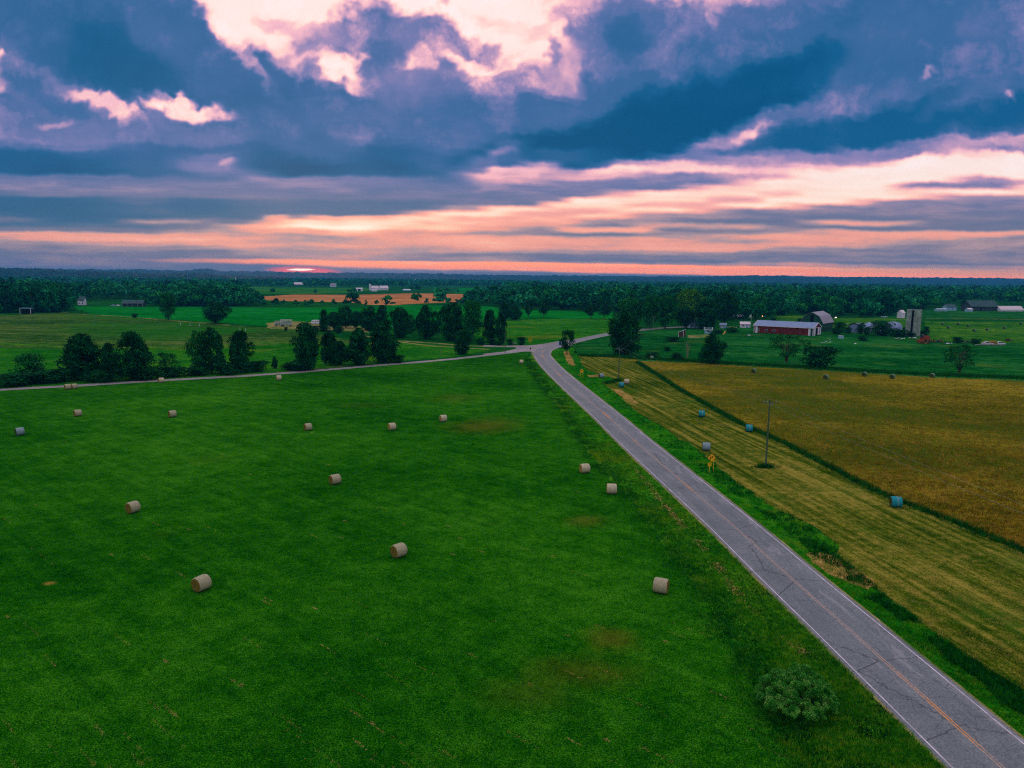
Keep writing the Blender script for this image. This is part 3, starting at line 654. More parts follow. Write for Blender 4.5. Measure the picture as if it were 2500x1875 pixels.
def crown(seed, kind, nlobe, nleaf, leaf, lobe=(.10, .19), gaps=.0, mat='leaf'):
    rg = np.random.default_rng(seed); Cs = []; Rs = []
    ex = rg.uniform(0, 6.28, 3)
    while len(Cs) < nlobe:
        z = rg.uniform(.02, .97); r, lo = envelope(kind, np.array(z))
        if z < lo: continue
        th = rg.uniform(0, 2 * math.pi)
        r = float(r) * (1 + .24 * math.sin(2 * th + ex[0] + 3 * z) + .2 * math.sin(3 * th + 7 * z + ex[1]))
        rad = rg.uniform(*lobe) * (.65 + .7 * min(1, r / .4)); q = max(0, r - rad * .7) * rg.uniform(.35, 1.08) ** .5
        Cs.append((q * math.cos(th), q * math.sin(th), min(z, 1 - rad * .8))); Rs.append(rad)
    Cs = np.array(Cs); Rs = np.array(Rs)
    w_ = Rs ** 2; idx = rg.choice(nlobe, nleaf, p=w_ / w_.sum())
    dn = rdir(rg, nleaf); dn[:, 2] = np.where((dn[:, 2] < -.25) & (rg.random(nleaf) < .6), -dn[:, 2], dn[:, 2])
    rr = Rs[idx] * rg.uniform(.45, 1.12, nleaf) ** .6
    Pn = Cs[idx] + dn * rr[:, None] * np.array([1, 1, .82])
    nn = dn + rdir(rg, nleaf) * .75
    V = quads(rg, Pn, nn, leaf)
    V[:, 2] = np.maximum(V[:, 2], .004)
    return npmesh('crown', V, 4, M[mat]), Cs
def trunk(seed, Cs, r0=.022, mat='bark', top=.75, fork=0, npts=5, nl=7):
    rg = np.random.default_rng(seed); mb = MB(); fan = fork or 1
    for k in range(fan):
        a = 2 * math.pi * k / fan + .5; lean = .16 if fork else .03
        pts = [(0, 0, -.01)] + [(lean * t * math.cos(a) + rg.normal() * .008, lean * t * math.sin(a) + rg.normal() * .008, t * top) for t in np.linspace(.12, 1, npts - 1)]
        mb.tube(pts, [r0 * (1.25 - .95 * i / (npts - 1)) / (1.3 if fork else 1) for i in range(npts)], 7)
    sel = rg.choice(len(Cs), min(nl, len(Cs)), replace=False)
    for i in sel:
        c = Cs[i]; z0 = max(.1, float(c[2]) * .55); m_ = (c[0] * .5, c[1] * .5, z0 + (c[2] - z0) * .6)
        mb.tube([(0, 0, z0), m_, tuple(c)], [r0 * .45, r0 * .3, r0 * .12], 5, cap=False)
    me_o = mb.build('trunk', M[mat]); me = me_o.data; bpy.data.objects.remove(me_o); return me
KIND = {}
def kind(name, seed, env, nlobe, nleaf, leaf, mat='leaf', r0=.022, bark='bark', fork=0, lobe=(.10, .19), nl=7, top=.75):
    c, Cs = crown(seed, env, nlobe, nleaf, leaf, lobe, mat=mat)
    KIND[name] = (c, trunk(seed, Cs, r0, bark, top, fork, nl=nl))
kind('oval1', 1, 'oval', 84, 8200, .036, lobe=(.07, .17)); kind('oval2', 2, 'oval', 76, 7600, .037, lobe=(.07, .18)); kind('oval3', 3, 'oval', 90, 7600, .035, 'leaf', lobe=(.06, .15))
kind('broad1', 4, 'broad', 52, 6000, .037, 'leaf_mid'); kind('broad2', 5, 'broad', 46, 5600, .038, 'leaf'); kind('bright', 6, 'broad', 52, 6000, .037, 'leaf_bright')
kind('column', 7, 'column', 80, 7800, .036, lobe=(.07, .17)); kind('cone', 8, 'cone', 60, 7000, .034)
kind('bush', 9, 'bush', 30, 3000, .05, 'leaf_mid', .03, fork=3, lobe=(.14, .24)); kind('darkbush', 10, 'bush', 28, 2600, .052, 'leaf', .03, fork=3, lobe=(.14, .24))
kind('wispy', 11, 'open', 40, 1500, .035, 'leaf_mid', .02, fork=4, lobe=(.07, .13), nl=16); kind('sparse', 12, 'open', 22, 260, .03, 'leaf_mid', .014, 'bark_pale', 5, (.06, .1), 20)
kind('open', 13, 'open', 30, 2400, .04, 'leaf', .026, lobe=(.08, .15), nl=12); kind('pale', 14, 'oval', 44, 3200, .034, 'leaf_mid', .02, 'bark_pale', lobe=(.08, .15), nl=12)
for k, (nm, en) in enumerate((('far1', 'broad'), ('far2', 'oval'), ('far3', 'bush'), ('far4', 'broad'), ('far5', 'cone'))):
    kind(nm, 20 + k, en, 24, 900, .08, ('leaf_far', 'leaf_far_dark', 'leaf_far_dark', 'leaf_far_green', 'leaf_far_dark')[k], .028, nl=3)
TREES = []
def tree(kd, x, y, h, wd, label=None, cat='tree', group=None, name='tree', rz=None):
    e = empty(name, (x, y, 0), rz if rz is not None else random.uniform(0, 6.28), label, cat, group)
    wd *= 1.12; h *= 1.05; e.scale = (wd, wd, h)
    c = bpy.data.objects.new('crown', KIND[kd][0]); link(c, e)
    t = bpy.data.objects.new('trunk', KIND[kd][1]); link(t, e)
    TREES.append(e); return e
def ptree(kd, x0, x1, yt, yb, label, cat='tree', group=None, name='tree', k=1.0):
    xc = (x0 + x1) / 2; s = ppm(xc, yb); h = (yb - yt) / s; wd = (x1 - x0) / s
    x, y = P(xc, yb - wd * .18 * s * CAM_H / max(60, P(xc, yb)[1])) if False else P(xc, yb)
    return tree(kd, x, y + wd * .25, h, wd * k, label, cat, group, name)

# row of big trees on the far side of the near gravel road, left to right
R1 = [
 ('bush',27,95,867,926,'loose pale green small tree at the left end of the row along the gravel road'),
 ('oval1',143,237,823,929,'large dark tree, leftmost of the big roadside row, above the two touching bales'),
 ('column',246,282,842,928,'narrow dark tree against the left side of the broad pointed roadside tree'),
 ('oval2',276,357,816,930,'broad dark tree with a pointed top and stepped right side beside the gravel road'),
 ('wispy',364,430,864,921,'airy light green young tree between two dark tree clumps by the gravel road'),
 ('pale',452,505,812,914,'paler leafy tree with a light stem, left of a tall pair'),
 ('oval3',480,540,806,914,'dark tall tree, right of the pair with the light stem'),
 ('column',557,610,813,911,'single tall narrow dark tree left of the small conifer by the gravel road'),
 ('column',714,776,794,905,'tall straight-sided dark tree, first after the gap with the small conifer'),
 ('oval3',780,826,812,893,'ragged dark tree with pale twigs right of the tall straight-sided one'),
 ('oval2',806,850,836,893,'lower dark tree leaning out of the ragged one beside the gravel road'),
 ('oval1',846,902,807,892,'full round-topped dark tree, second from the right of the big roadside row'),
 ('oval2',898,966,787,886,'tallest and rightmost dark tree of the roadside row, beside the triangular green field'),
 ('oval1',1108,1147,808,866,'lone dark oval tree on the grass between the two gravel roads'),
]
for kd, x0, x1, yt, yb, lb in R1: ptree(kd, x0, x1, yt, yb, lb, group='big trees along the near gravel road')
ptree('cone', 663,676,871,900,'small dark conifer alone at the edge of the meadow', 'conifer', name='conifer')
ptree('sparse', 1070,1081,848,868,'tiny sapling in the triangular green field','sapling', name='sapling')
# undergrowth at the foot of the row
UG = ['wide low shrub at the left picture edge beside the gravel road','low shrub under the pale tree at the left end of the row','low shrub just left of the leftmost big roadside tree','low shrub between the leftmost big tree and the narrow one','shrub right of the broad pointed roadside tree',
      'shrub under the airy light green young tree','shrub at the foot of the tree with the light stem','shrub right of the pair with the light stem','shrub at the foot of the single narrow dark tree','rounded shrub between the narrow tree and the small conifer',
      'shrub just left of the tall straight-sided tree','shrub under the tall straight-sided tree','last low shrub right of the rightmost roadside tree']
for i, (x0, x1, yt, yb) in enumerate([(-20,60,918,944),(30,100,912,938),(90,150,908,936),(205,262,910,934),(330,374,902,930),(392,440,902,922),(456,492,900,918),(528,572,890,915),(600,618,888,910),(617,642,886,908),(694,722,890,904),(700,745,886,906),(964,980,872,886)]):
    ptree('darkbush', x0 - 8, x1 + 8, yt - 3, yb, UG[i], 'shrub', 'undergrowth along the near gravel road', 'shrub')
ptree('darkbush', 1262,1282,824,843,'round dark shrub beside the yellow arrow board', 'shrub', name='shrub')
ptree('darkbush', 1236,1252,829,842,'round dark shrub near the mailbox left of the arrow board', 'shrub', name='shrub')
# second row, beyond the upper gravel road
R2 = [
 ('column',780,800,758,806,'narrow dark tree right beside the white camper'),('broad2',795,834,764,808,'dark rounded tree behind the narrow one beside the camper'),
 ('oval3',826,858,748,801,'leafy mid tree behind the roadside row, left of the parked white vehicles'),('broad2',852,884,762,802,'low spreading tree hiding the parked white vehicles'),
 ('oval2',880,922,752,808,'tall dark tree behind the roadside row, above its rightmost tree'),('column',918,948,748,806,'narrow dark tree just left of the tree with white patches behind it'),
 ('oval1',952,998,755,825,'dark pointed tree at the left end of the row along the upper gravel road'),('bush',985,1012,770,815,'lighter loose shrub-like tree right of the pointed dark tree'),
 ('oval2',1015,1060,750,829,'tall dark tree with a ragged top in the row along the upper gravel road'),('open',1056,1080,762,832,'thin tree with its bare trunk showing in the row along the upper gravel road'),
 ('oval1',1076,1130,743,833,'largest, broad dark tree in the row along the upper gravel road'),('broad1',1128,1176,740,836,'broad tree behind the lone oval tree, right of the largest in the upper row'),
 ('column',1180,1212,760,834,'narrow dark tree, left one of the pair standing left of the junction'),('oval3',1208,1238,768,838,'dark tree, right one of the pair standing left of the junction'),
]
for kd, x0, x1, yt, yb, lb in R2: ptree(kd, x0, x1, yt, yb, lb, group='trees along the upper gravel road')
for x0, x1, yt, yb in [(757,778,796,808),(778,800,794,810),(815,836,796,814),(1160,1185,826,842),(1190,1215,828,842),(1212,1230,832,844),(694,702,799,808),(930,950,795,806)]:
    ptree('darkbush', x0, x1, yt, yb, 'low dark shrub under the trees near the upper gravel road', 'shrub', 'shrubs near the upper gravel road', 'shrub')
R3 = [
 ('broad1',389,426,719,783,'tall pale-topped tree standing alone in front of the left wood'),('broad2',491,552,742,791,'dark spreading tree alone at the corner of the bright green field'),
 ('broad2',1220,1248,742,782,'dark tree, left of the cluster at the back of the meadow beyond the junction'),('oval2',1245,1272,748,782,'dark tree, right of the cluster at the back of the meadow beyond the junction'),
 ('open',1279,1304,735,777,'tree with a short bare trunk, first after the cluster beyond the junction'),('open',1312,1345,732,776,'wider tree with a short bare trunk in the meadow beyond the junction'),
 ('open',1429,1460,742,779,'round-headed tree with bare trunk, left of the twin pair before the wood'),('open',1458,1494,737,780,'round-headed tree with bare trunk, right of the twin pair before the wood'),
 ('broad1',1508,1572,733,800,'green tree behind the big dark roadside tree'),('broad1',1566,1612,726,803,'green tree beside the utility pole in front of the farmhouse lane'),
 ('broad1',1600,1654,728,803,'leafy tree over the farmhouse lane, left of the bright green one'),('bright',1650,1728,712,796,'brightest, yellow-green tree towering over the farmhouse'),
 ('broad2',1656,1692,752,802,'dark tree left of the pale blue farmhouse'),('oval1',1696,1760,738,804,'dark round tree hiding the right side of the pale blue farmhouse'),
 ('broad2',1745,1800,715,790,'dark tree behind and right of the pale blue farmhouse'),
 ('oval1',1483,1567,768,868,'very large dark tree beside the bend of the road'),('open',1365,1406,809,866,'small open tree inside the junction beside the blue sign'),
 ('cone',1715,1765,814,890,'dark cone-shaped evergreen at the edge of the pasture'),('sparse',1662,1698,830,876,'thin nearly bare tree left of the cone-shaped evergreen'),
 ('wispy',1886,1970,822,888,'wispy spreading tree at the pasture edge below the red barn'),('darkbush',1974,2048,850,900,'wide dark thicket at the pasture edge right of the wispy tree'),
 ('wispy',2315,2392,846,914,'loose rounded tree at the pasture edge, farthest right'),('darkbush',2132,2182,786,820,'round dark bush in front of the ruined metal shed'),
]
for kd, x0, x1, yt, yb, lb in R3:
    bsh = 'thicket' in lb or 'bush' in lb
    ptree(kd, x0, x1, yt, yb, lb, 'bush' if bsh else 'tree', name='bush' if bsh else 'tree')
for x0, x1, yt, yb in [(1622,1636,847,858),(1575,1612,862,872),(1630,1662,824,834),(2178,2218,806,822),(2110,2126,800,818),(2098,2124,821,832),(2034,2060,802,816),(2218,2236,812,822),(2250,2272,808,820),(1640,1668,862,880),(1775,1800,800,812),(1740,1765,806,816),(322,334,766,776),(2038,2062,788,812),(2062,2080,800,814),(2095,2112,792,815),(1880,1896,776,788),(1948,1964,778,790),(2206,2222,800,816),(2256,2268,798,812),(2330,2350,824,838),(2376,2396,828,840)]:
    ptree('darkbush', x0, x1, yt, yb, 'low dark scrub bush in the pasture ' + ('left of the red barn' if x0 < 1800 else 'around the barns' if x0 < 2105 else 'near the silo'), 'shrub', 'scrub around the farmyard', 'shrub')

# woods: positions of every tree, nearest and largest ones become trees of their own, the rest one mass
def inside(poly, X, Y):
    r = np.zeros(X.shape, bool); n = len(poly); j = n - 1
    for i in range(n):
        xi, yi = poly[i]; xj, yj = poly[j]
        with np.errstate(divide='ignore', invalid='ignore'):
            c = ((yi > Y) != (yj > Y)) & (X < (xj - xi) * (Y - yi) / (yj - yi + 1e-9) + xi)
        r ^= c; j = i
    return r
hz = lambda x: HOR + ROLL * (x - 1250)
WOODS = [  # base positions of trees in the frame, height range, group text
 ([(-60,hz(-60)+9),(2560,hz(2560)+9),(2560,hz(2560)+22),(1250,702),(1230,700),(640,700),(560,696),(300,699),(140,691),(-60,689)], (10,17), 'the distant wood below the blue ridge'),
 ([(-60,706),(60,708),(160,712),(170,762),(60,764),(-60,766)], (12,18), 'the dark wood at the far left beyond the olive meadow'),
 ([(150,712),(300,711),(420,714),(430,700),(560,697),(596,712),(600,748),(400,749),(300,730),(200,735),(165,742)], (10,17), 'the wood behind the white farmhouse on the left'),
 ([(350,735),(640,735),(642,749),(400,750),(350,749)], (8,12), 'the wood edge behind the bright green crop'),
 ([(1225,700),(2560,710),(2560,738),(2500,744),(2440,744),(2360,740),(2330,746),(2290,752),(2260,756),(2180,764),(2150,776),(2040,776),(1990,770),(1900,772),(1870,780),(1790,782),(1740,785),(1640,776),(1560,772),(1500,764),(1440,762),(1400,759),(1340,756),(1250,752),(1215,748),(1190,735),(1236,728)], (10,18), 'the broad wood behind the farm'),
 ([(1140,724),(1200,722),(1240,735),(1240,752),(1170,746),(1135,740)], (8,13), 'the wood edge beyond the junction meadow'),
]
HEDGE = [ # x0, x1, base y, height m, step m
 (640,730,748,7,8),(735,828,749.5,8,8),(828,888,750,8,9),(832,880,751,15,14),(892,948,748,6,8),(934,952,748,13,9),(952,972,748,6,7),(1002,1036,745,15,12),(1032,1100,746,9,9),(1060,1098,744,17,13),(1085,1145,747,9,9),(1130,1175,746,12,10),
 (600,690,719,11,26),(640,690,718,10,22),(762,780,718,12,12),(840,870,722,13,14),(640,900,701,12,14),(900,1240,700,12,14),(940,955,712,13,12),(1000,1030,713,13,12),(560,700,694,13,15),(1040,1230,716,9,26),
 (2262,2300,757,13,12),(2340,2362,752,12,10),(2438,2446,750,9,9),(20,150,692,10,14),(300,420,712,10,14),
]
rg = np.random.default_rng(11); WT = []
for wi, (poly, hr, txt) in enumerate(WOODS):
    ys = [q[1] for q in poly]; y = max(ys)
    while y > min(ys):
        rel = y - hz(1250); s_ = ppm(1250, y) if rel > 2 else .2
        crown_px = 10.5 * s_ * (1 if s_ > 1.5 else 1.5)
        xs = np.arange(-60, 2560, max(3.2, crown_px * .9)); xs = xs + rg.normal(size=len(xs)) * crown_px * .35
        yy = y + rg.normal(size=len(xs)) * .4
        ok = inside(poly, xs, yy)
        for x_, y_ in zip(xs[ok], yy[ok]):
            if y_ - hz(x_) < 5: continue
            h_ = rg.uniform(*hr) * rg.choice([.7, 1, 1, 1.25])
            WT.append((x_, y_, h_, rg.uniform(.62, .95) * h_ * (1 if s_ > 1.5 else 1.25), wi))
        y -= max(.75, 10 * s_ * CAM_H / (F_PX * CAM_H / max(rel, 3)) * 1.0)
for (x0, x1, yb, h_, st) in HEDGE:
    s_ = ppm((x0 + x1) / 2, yb); n_ = max(1, int((x1 - x0) / (st * s_)))
    for k in range(n_):
        hh = h_ * rg.uniform(.75, 1.2)
        WT.append((x0 + (k + .5) * (x1 - x0) / n_ + rg.normal() * s_ * 1.5, yb - rg.uniform(0, .8), hh, min(hh * .95, st * 1.4) * rg.uniform(.9, 1.25), 100))
for (cx_, cy_, r_) in [(350,716,10)]:
    WT = [t for t in WT if (t[0] - cx_) ** 2 + (t[1] - cy_) ** 2 > r_ * r_ * .2]
# keep gaps where buildings show
CLEAR = [(186,214,742,752),(268,354,742,752),(50,76,757,768),(2300,2340,748,760),(2360,2440,740,762),(2438,2505,745,760),(2184,2200,742,752),(2150,2166,772,782),(1800,1822,768,782),(714,742,693,700),(806,824,697,704),(898,950,706,716),(984,1006,708,714),(866,888,708,714),(2,26,688,694)]
def cleared(t): return any(a <= t[0] <= b and c - 1 <= t[1] <= d + 3 for a, b, c, d in CLEAR)
WT = [t for t in WT if not cleared(t)]
WT.sort(key=lambda t: -ppm(t[0], t[1]) * t[2])
SHAPE = {'far1': 'round-headed green', 'far2': 'tall dark', 'far3': 'low dark', 'far4': 'lighter green', 'far5': 'pointed dark'}
LAND = [(60,'at the left picture edge'),(110,'left of the small white-framed shelter'),(180,'between the white-framed shelter and the white farmhouse'),(300,'behind the left white farmhouse'),(640,'behind the open-fronted barn'),
        (900,'in the hedgerow along the ripe grain field'),(1050,'beside the far twin-roofed farm fields'),(1240,'at the wood edge beyond the upper gravel road'),(1340,'left of the open trees beyond the junction'),(1430,'straight beyond the junction meadow'),(1500,'behind the twin bare-trunked trees'),
        (1600,'behind the big roadside tree'),(1700,'behind the bright yellow-green tree'),(1780,'behind the blue farmhouse'),(1860,'behind the flagpole'),(1940,'behind the long red barn'),(2040,'behind the gambrel barn'),(2120,'right of the gambrel barn'),(2200,'behind the ruined metal shed'),(2270,'behind the silo'),(2340,'behind the far blue house'),(2440,'behind the far dark barn'),(2700,'behind the low pale shed at right')]
WOODT = []
for i, (x_, y_, h_, wd_, wi) in enumerate(WT[:225]):
    x, y = P(x_, y_)
    kd = ['far1', 'far2', 'far4', 'far1', 'far2', 'far4', 'far5', 'far3'][int(rg.integers(0, 8))] if wi < 100 else ['far3', 'far2'][int(rg.integers(0, 2))]
    land = next(t for xx, t in LAND if x_ < xx)
    lb = SHAPE[kd] + ' wood tree ' + land
    WOODT.append(tree(kd, x, y, h_, wd_, lb, group=('trees of the left woods' if x_ < 1100 else 'trees of the broad wood behind the farm')))
ORD = ['leftmost', 'second', 'third', 'fourth', 'fifth', 'sixth', 'seventh', 'eighth', 'ninth', 'tenth', 'eleventh', 'twelfth', 'thirteenth', 'fourteenth', 'fifteenth', 'sixteenth', 'seventeenth', 'eighteenth', 'nineteenth', 'twentieth', 'twenty-first', 'twenty-second', 'twenty-third', 'twenty-fourth', 'twenty-fifth']
def ordinals(objs):
    by = {}
    for o in objs: by.setdefault(o['label'], []).append(o)
    for lb, os_ in by.items():
        if len(os_) < 2: continue
        os_.sort(key=lambda o: o.location.x / o.location.y)
        for i, o in enumerate(os_):
            o['label'] = lb + ', ' + ('rightmost' if i == len(os_) - 1 else 'leftmost' if i == 0 else ORD[min(i, 24)] + ' from the left')
ordinals(WOODT)
ordinals([o for o in TREES if o.get('group') in ('shrubs near the upper gravel road', 'scrub around the farmyard')])
# the remaining wood as one mass: leaf clumps for every tree
near = [t for t in WT[225:] if ppm(t[0], t[1]) > 1.2]; far = [t for t in WT[225:] if ppm(t[0], t[1]) <= 1.2]
print(len(near), len(far))
rg0 = np.random.default_rng(5)
def wood_V(T, per, lf):
    rg = np.random.default_rng(5 + per); n = len(T); XY = np.array([P(t[0], t[1]) for t in T]); Hh = np.array([t[2] for t in T]); Wd = np.array([t[3] for t in T])
    idx = np.repeat(np.arange(n), per); dn = rdir(rg, n * per); dn[:, 2] = np.abs(dn[:, 2]) * 1.1 - .25
    lob = rg.normal(size=(n, 5, 3)) * np.array([.2, .2, .13]); li = rg.integers(0, 5, n * per)
    C = lob[idx, li] + dn * .24 * rg.uniform(.75, 1.15, (n * per, 1))
    Cw = np.c_[XY[idx, 0] + C[:, 0] * Wd[idx], XY[idx, 1] + C[:, 1] * Wd[idx], np.maximum(.3, Hh[idx] * (.62 + C[:, 2]))]
    return quads(rg, Cw, dn + rdir(rg, n * per) * .5, lf * Wd[idx], .85)
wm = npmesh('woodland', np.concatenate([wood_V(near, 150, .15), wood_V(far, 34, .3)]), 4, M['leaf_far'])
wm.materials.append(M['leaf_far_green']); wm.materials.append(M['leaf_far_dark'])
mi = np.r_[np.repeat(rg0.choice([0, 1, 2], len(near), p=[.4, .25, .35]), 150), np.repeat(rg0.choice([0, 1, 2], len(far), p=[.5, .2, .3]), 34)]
wm.polygons.foreach_set('material_index', mi.astype(np.int32))
tag(link(bpy.data.objects.new('woodland', wm)), 'unbroken dark green woodland filling the plain to the ridge', 'woodland', kind='stuff')

# forested ridges on the skyline
def ridge(name, prof, dist, depth, mat, amp, label=None, top=None):
    rg = np.random.default_rng(len(name)); xs = np.linspace(prof[0][0], prof[-1][0], 900)
    yk = np.interp(xs, [p[0] for p in prof], [p[1] for p in prof])
    rows = 14; V = []
    sm = lambda a: np.convolve(a, np.ones(3) / 3, 'same')
    for r in range(rows):
        t = r / (rows - 1)
        k = math.sin(min(t * 1.25, 1) * math.pi / 2) if t <= .8 else math.cos((t - .8) / .2 * math.pi / 2) * 1.0
        for i, x in enumerate(xs):
            dr_ = ray(x, yk[i]); D_ = dist - depth + depth * 1.25 * t
            hx = CAM_H + dist * dr_[2] / dr_[1]
            V.append((dr_[0] / dr_[1] * D_, D_, 0))
    V = np.array(V).reshape(rows, len(xs), 3)
    hx = np.array([CAM_H + dist * ray(x, y)[2] / ray(x, y)[1] for x, y in zip(xs, yk)])
    for r in range(rows):
        t = r / (rows - 1); k = math.sin(min(t / .8, 1) * math.pi / 2) if t <= .8 else math.cos((t - .8) / .2 * math.pi / 2)
        V[r, :, 2] = hx * k + sm(rg.normal(size=len(xs))) * amp * min(1, k * 2) + np.interp(np.arange(len(xs)), np.arange(0, len(xs) + 20, 20), rg.normal(size=len(xs) // 20 + 1)) * amp * .4 * k
    nx = len(xs); F_ = [(r*nx+i, r*nx+i+1, (r+1)*nx+i+1, (r+1)*nx+i) for r in range(rows - 1) for i in range(nx - 1)]
    return tag(mesh(name, V.reshape(-1, 3), F_, mat), kind='structure')
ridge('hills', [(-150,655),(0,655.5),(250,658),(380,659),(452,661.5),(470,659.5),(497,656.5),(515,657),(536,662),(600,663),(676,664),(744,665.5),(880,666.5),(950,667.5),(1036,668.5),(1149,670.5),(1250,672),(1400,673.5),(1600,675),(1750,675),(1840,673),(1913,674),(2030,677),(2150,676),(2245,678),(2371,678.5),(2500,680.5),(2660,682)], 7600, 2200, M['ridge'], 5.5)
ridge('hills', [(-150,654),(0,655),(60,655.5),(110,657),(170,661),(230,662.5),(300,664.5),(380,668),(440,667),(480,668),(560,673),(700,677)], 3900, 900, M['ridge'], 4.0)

# near bush beside the road: many small leaves
rg = np.random.default_rng(31)
bx_, by_ = P(1950, 1745)
e = empty('bush', (bx_, by_ + .6, 0), .4, 'large rounded grey-green bush standing alone on the verge beside the road, nearest to the camera', 'bush')
Cs = []; Rr = []
for k in range(330):
    th = rg.uniform(0, 6.28); q = rg.uniform(0, 1) ** .55 * 2.7; zz_ = rg.uniform(.35, 1) ** .6 * 2.9 * math.sqrt(max(.05, 1 - (q / 3.0) ** 2)) * (1 + .1 * math.sin(3 * th)) * rg.choice([1, 1, 1, 1.1]); Cs.append((q * math.cos(th) * 1.08, q * math.sin(th), zz_)); Rr.append(rg.uniform(.12, .36))
Cs = np.array(Cs); Rr = np.array(Rr); nL = 62000; idx = rg.choice(330, nL, p=Rr ** 2 / (Rr ** 2).sum()); dn = rdir(rg, nL); dn[:, 2] = np.where(dn[:, 2] < -.3, -dn[:, 2], dn[:, 2])
Pn = Cs[idx] + dn * (Rr[idx] * rg.uniform(.5, 1.15, nL) ** .6)[:, None]; Pn[:, 2] = np.maximum(Pn[:, 2], .05)
link(bpy.data.objects.new('crown', npmesh('crown', quads(rg, Pn, dn * .6 + rdir(rg, nL), .075, .5), 4, M['leaf_bush'])), e)
mb = MB()
for k in range(9):
    th = k * .7; mb.tube([(0, 0, -.05), (.5 * math.cos(th), .5 * math.sin(th), .8), (1.5 * math.cos(th), 1.5 * math.sin(th), 1.9)], [.06, .04, .012], 6)
mb.build('stems', M['bark'], e)

# ------------------------------------------------------------------ grasses
def blades(name, XY, h, wdt, mat, label, cat, lean=.35, per=4, seed=1, z0=.0, spread=.12):
    rg = np.random.default_rng(seed); n = len(XY) * per; c = np.repeat(XY, per, axis=0) + rg.normal(size=(n, 2)) * spread
    hh = np.repeat(np.broadcast_to(h, len(XY)), per) * rg.uniform(.55, 1.2, n); th = rg.uniform(0, 6.28, n); w2 = wdt * rg.uniform(.6, 1.4, n) * .5
    la = rg.uniform(0, 6.28, n); ll = hh * rg.uniform(0, lean * 2, n)
    a = np.c_[c[:, 0] - np.cos(th) * w2, c[:, 1] - np.sin(th) * w2, np.full(n, z0)]
    b = np.c_[c[:, 0] + np.cos(th) * w2, c[:, 1] + np.sin(th) * w2, np.full(n, z0)]
    t = np.c_[c[:, 0] + np.cos(la) * ll, c[:, 1] + np.sin(la) * ll, hh + z0]
    V = np.stack([a, b, t], axis=1).reshape(-1, 3)
    return tag(link(bpy.data.objects.new(name, npmesh(name, V, 3, mat))), label, cat, kind='stuff')
rg = np.random.default_rng(77)
def near_w(n, y0, y1):            # denser close to the camera, inside the field of view
    d_ = 1 / (1 / y1 + rg.random(n) * (1 / y0 - 1 / y1)); az = rg.uniform(-.74, .74, n); return np.c_[np.tan(az) * d_, d_]
def clump(XY, sc, thr, seed):     # patchy distribution from smooth value noise
    g_ = np.random.default_rng(seed).random((256, 256)); x = XY[:, 0] / sc; y = XY[:, 1] / sc
    xi = np.floor(x).astype(int); yi = np.floor(y).astype(int); fx = x - xi; fy = y - yi; fx = fx * fx * (3 - 2 * fx); fy = fy * fy * (3 - 2 * fy)
    q = lambda a, b: g_[a % 256, b % 256]
    v_ = (q(xi, yi) * (1 - fx) + q(xi + 1, yi) * fx) * (1 - fy) + (q(xi, yi + 1) * (1 - fx) + q(xi + 1, yi + 1) * fx) * fy
    return v_ > thr + rg.normal(size=len(XY)) * .08
hayw = np.array(hw)
C1 = near_w(90000, 36, 150); ok = inside([tuple(p) for p in hw], C1[:, 0], C1[:, 1]); C1 = C1[ok]
blades('mown_grass', C1, .11, .045, M['short'], 'short mown grass stubble of the hay field in the foreground', 'grass', .5, 3, 2, .012, .15)
vp = [(27, -60)] + list(reversed(lv)) + [P(1300, 862)] + [p for p in reversed(left_edge) if p[1] > -60]
C2 = near_w(400000, 34, 300); ok = inside(vp, C2[:, 0], C2[:, 1]); C2 = C2[ok]
k2 = clump(C2, 2.6, .45, 3)
blades('verge_grass', C2[k2][:22000], .34, .05, M['tall_olive'], 'tufts of rough olive grass on the verge left of the road', 'grass', .6, 4, 3, .018)
blades('verge_grass', C2[~k2][:14000], .22, .05, M['tall'], 'short green grass on the verge left of the road', 'grass', .5, 3, 4, .018)
vr = [(44, -60)] + rv + list(reversed(right_edge))
C3 = near_w(400000, 34, 330); ok = inside(vr, C3[:, 0], C3[:, 1]); C3 = C3[ok]
# the field edge is not a line: rough grass straggles across it
EB, _e = resample(np.array([P(*q) for q in hay_right] + [(29, 20)]), .2); EB = np.repeat(EB, 14, axis=0); EB = EB + rg.normal(size=EB.shape) * np.array([1.1, .8]) + np.array([.5, 0])
def off_road(Q, dmin=4.3):
    d2 = np.full(len(Q), 1e9)
    for i in range(0, len(RC), 2): d2 = np.minimum(d2, (Q[:, 0] - RC[i, 0]) ** 2 + (Q[:, 1] - RC[i, 1]) ** 2)
    return Q[d2 > dmin * dmin]
EB = off_road(EB)
blades('field_edge_grass', EB[clump(EB, 2.2, .42, 21)], .34, .06, M['tall_mid'], 'uneven rough grass straggling along the edge of the hay field', 'grass', .5, 3, 14, .018)
EB2 = EB + rg.normal(size=EB.shape) * np.array([2.2, 1.0]) + np.array([2.6, 0])
EB2 = off_road(EB2)
blades('field_edge_grass', EB2[clump(EB2, 3.0, .5, 22)], .26, .06, M['tall_olive'], 'yellowish tussocks on the verge beside the hay field', 'grass', .5, 3, 15, .018)
HB, _e = resample(np.array([P(*q) for q in [(1420,870),(1500,872),(1560,877),(1700,884),(1830,892),(2040,904),(2280,918),(2500,926),(2620,930)]]), .5); HB = np.repeat(HB, 30, axis=0); HB = HB + rg.normal(size=HB.shape) * np.array([.6, 2.6]) + np.array([0, 3.0])
blades('bank_grass', HB, .75, .14, M['tall'], 'dark bank of tall grass between the standing grain and the pasture', 'grass', .4, 3, 16, .02, .3)
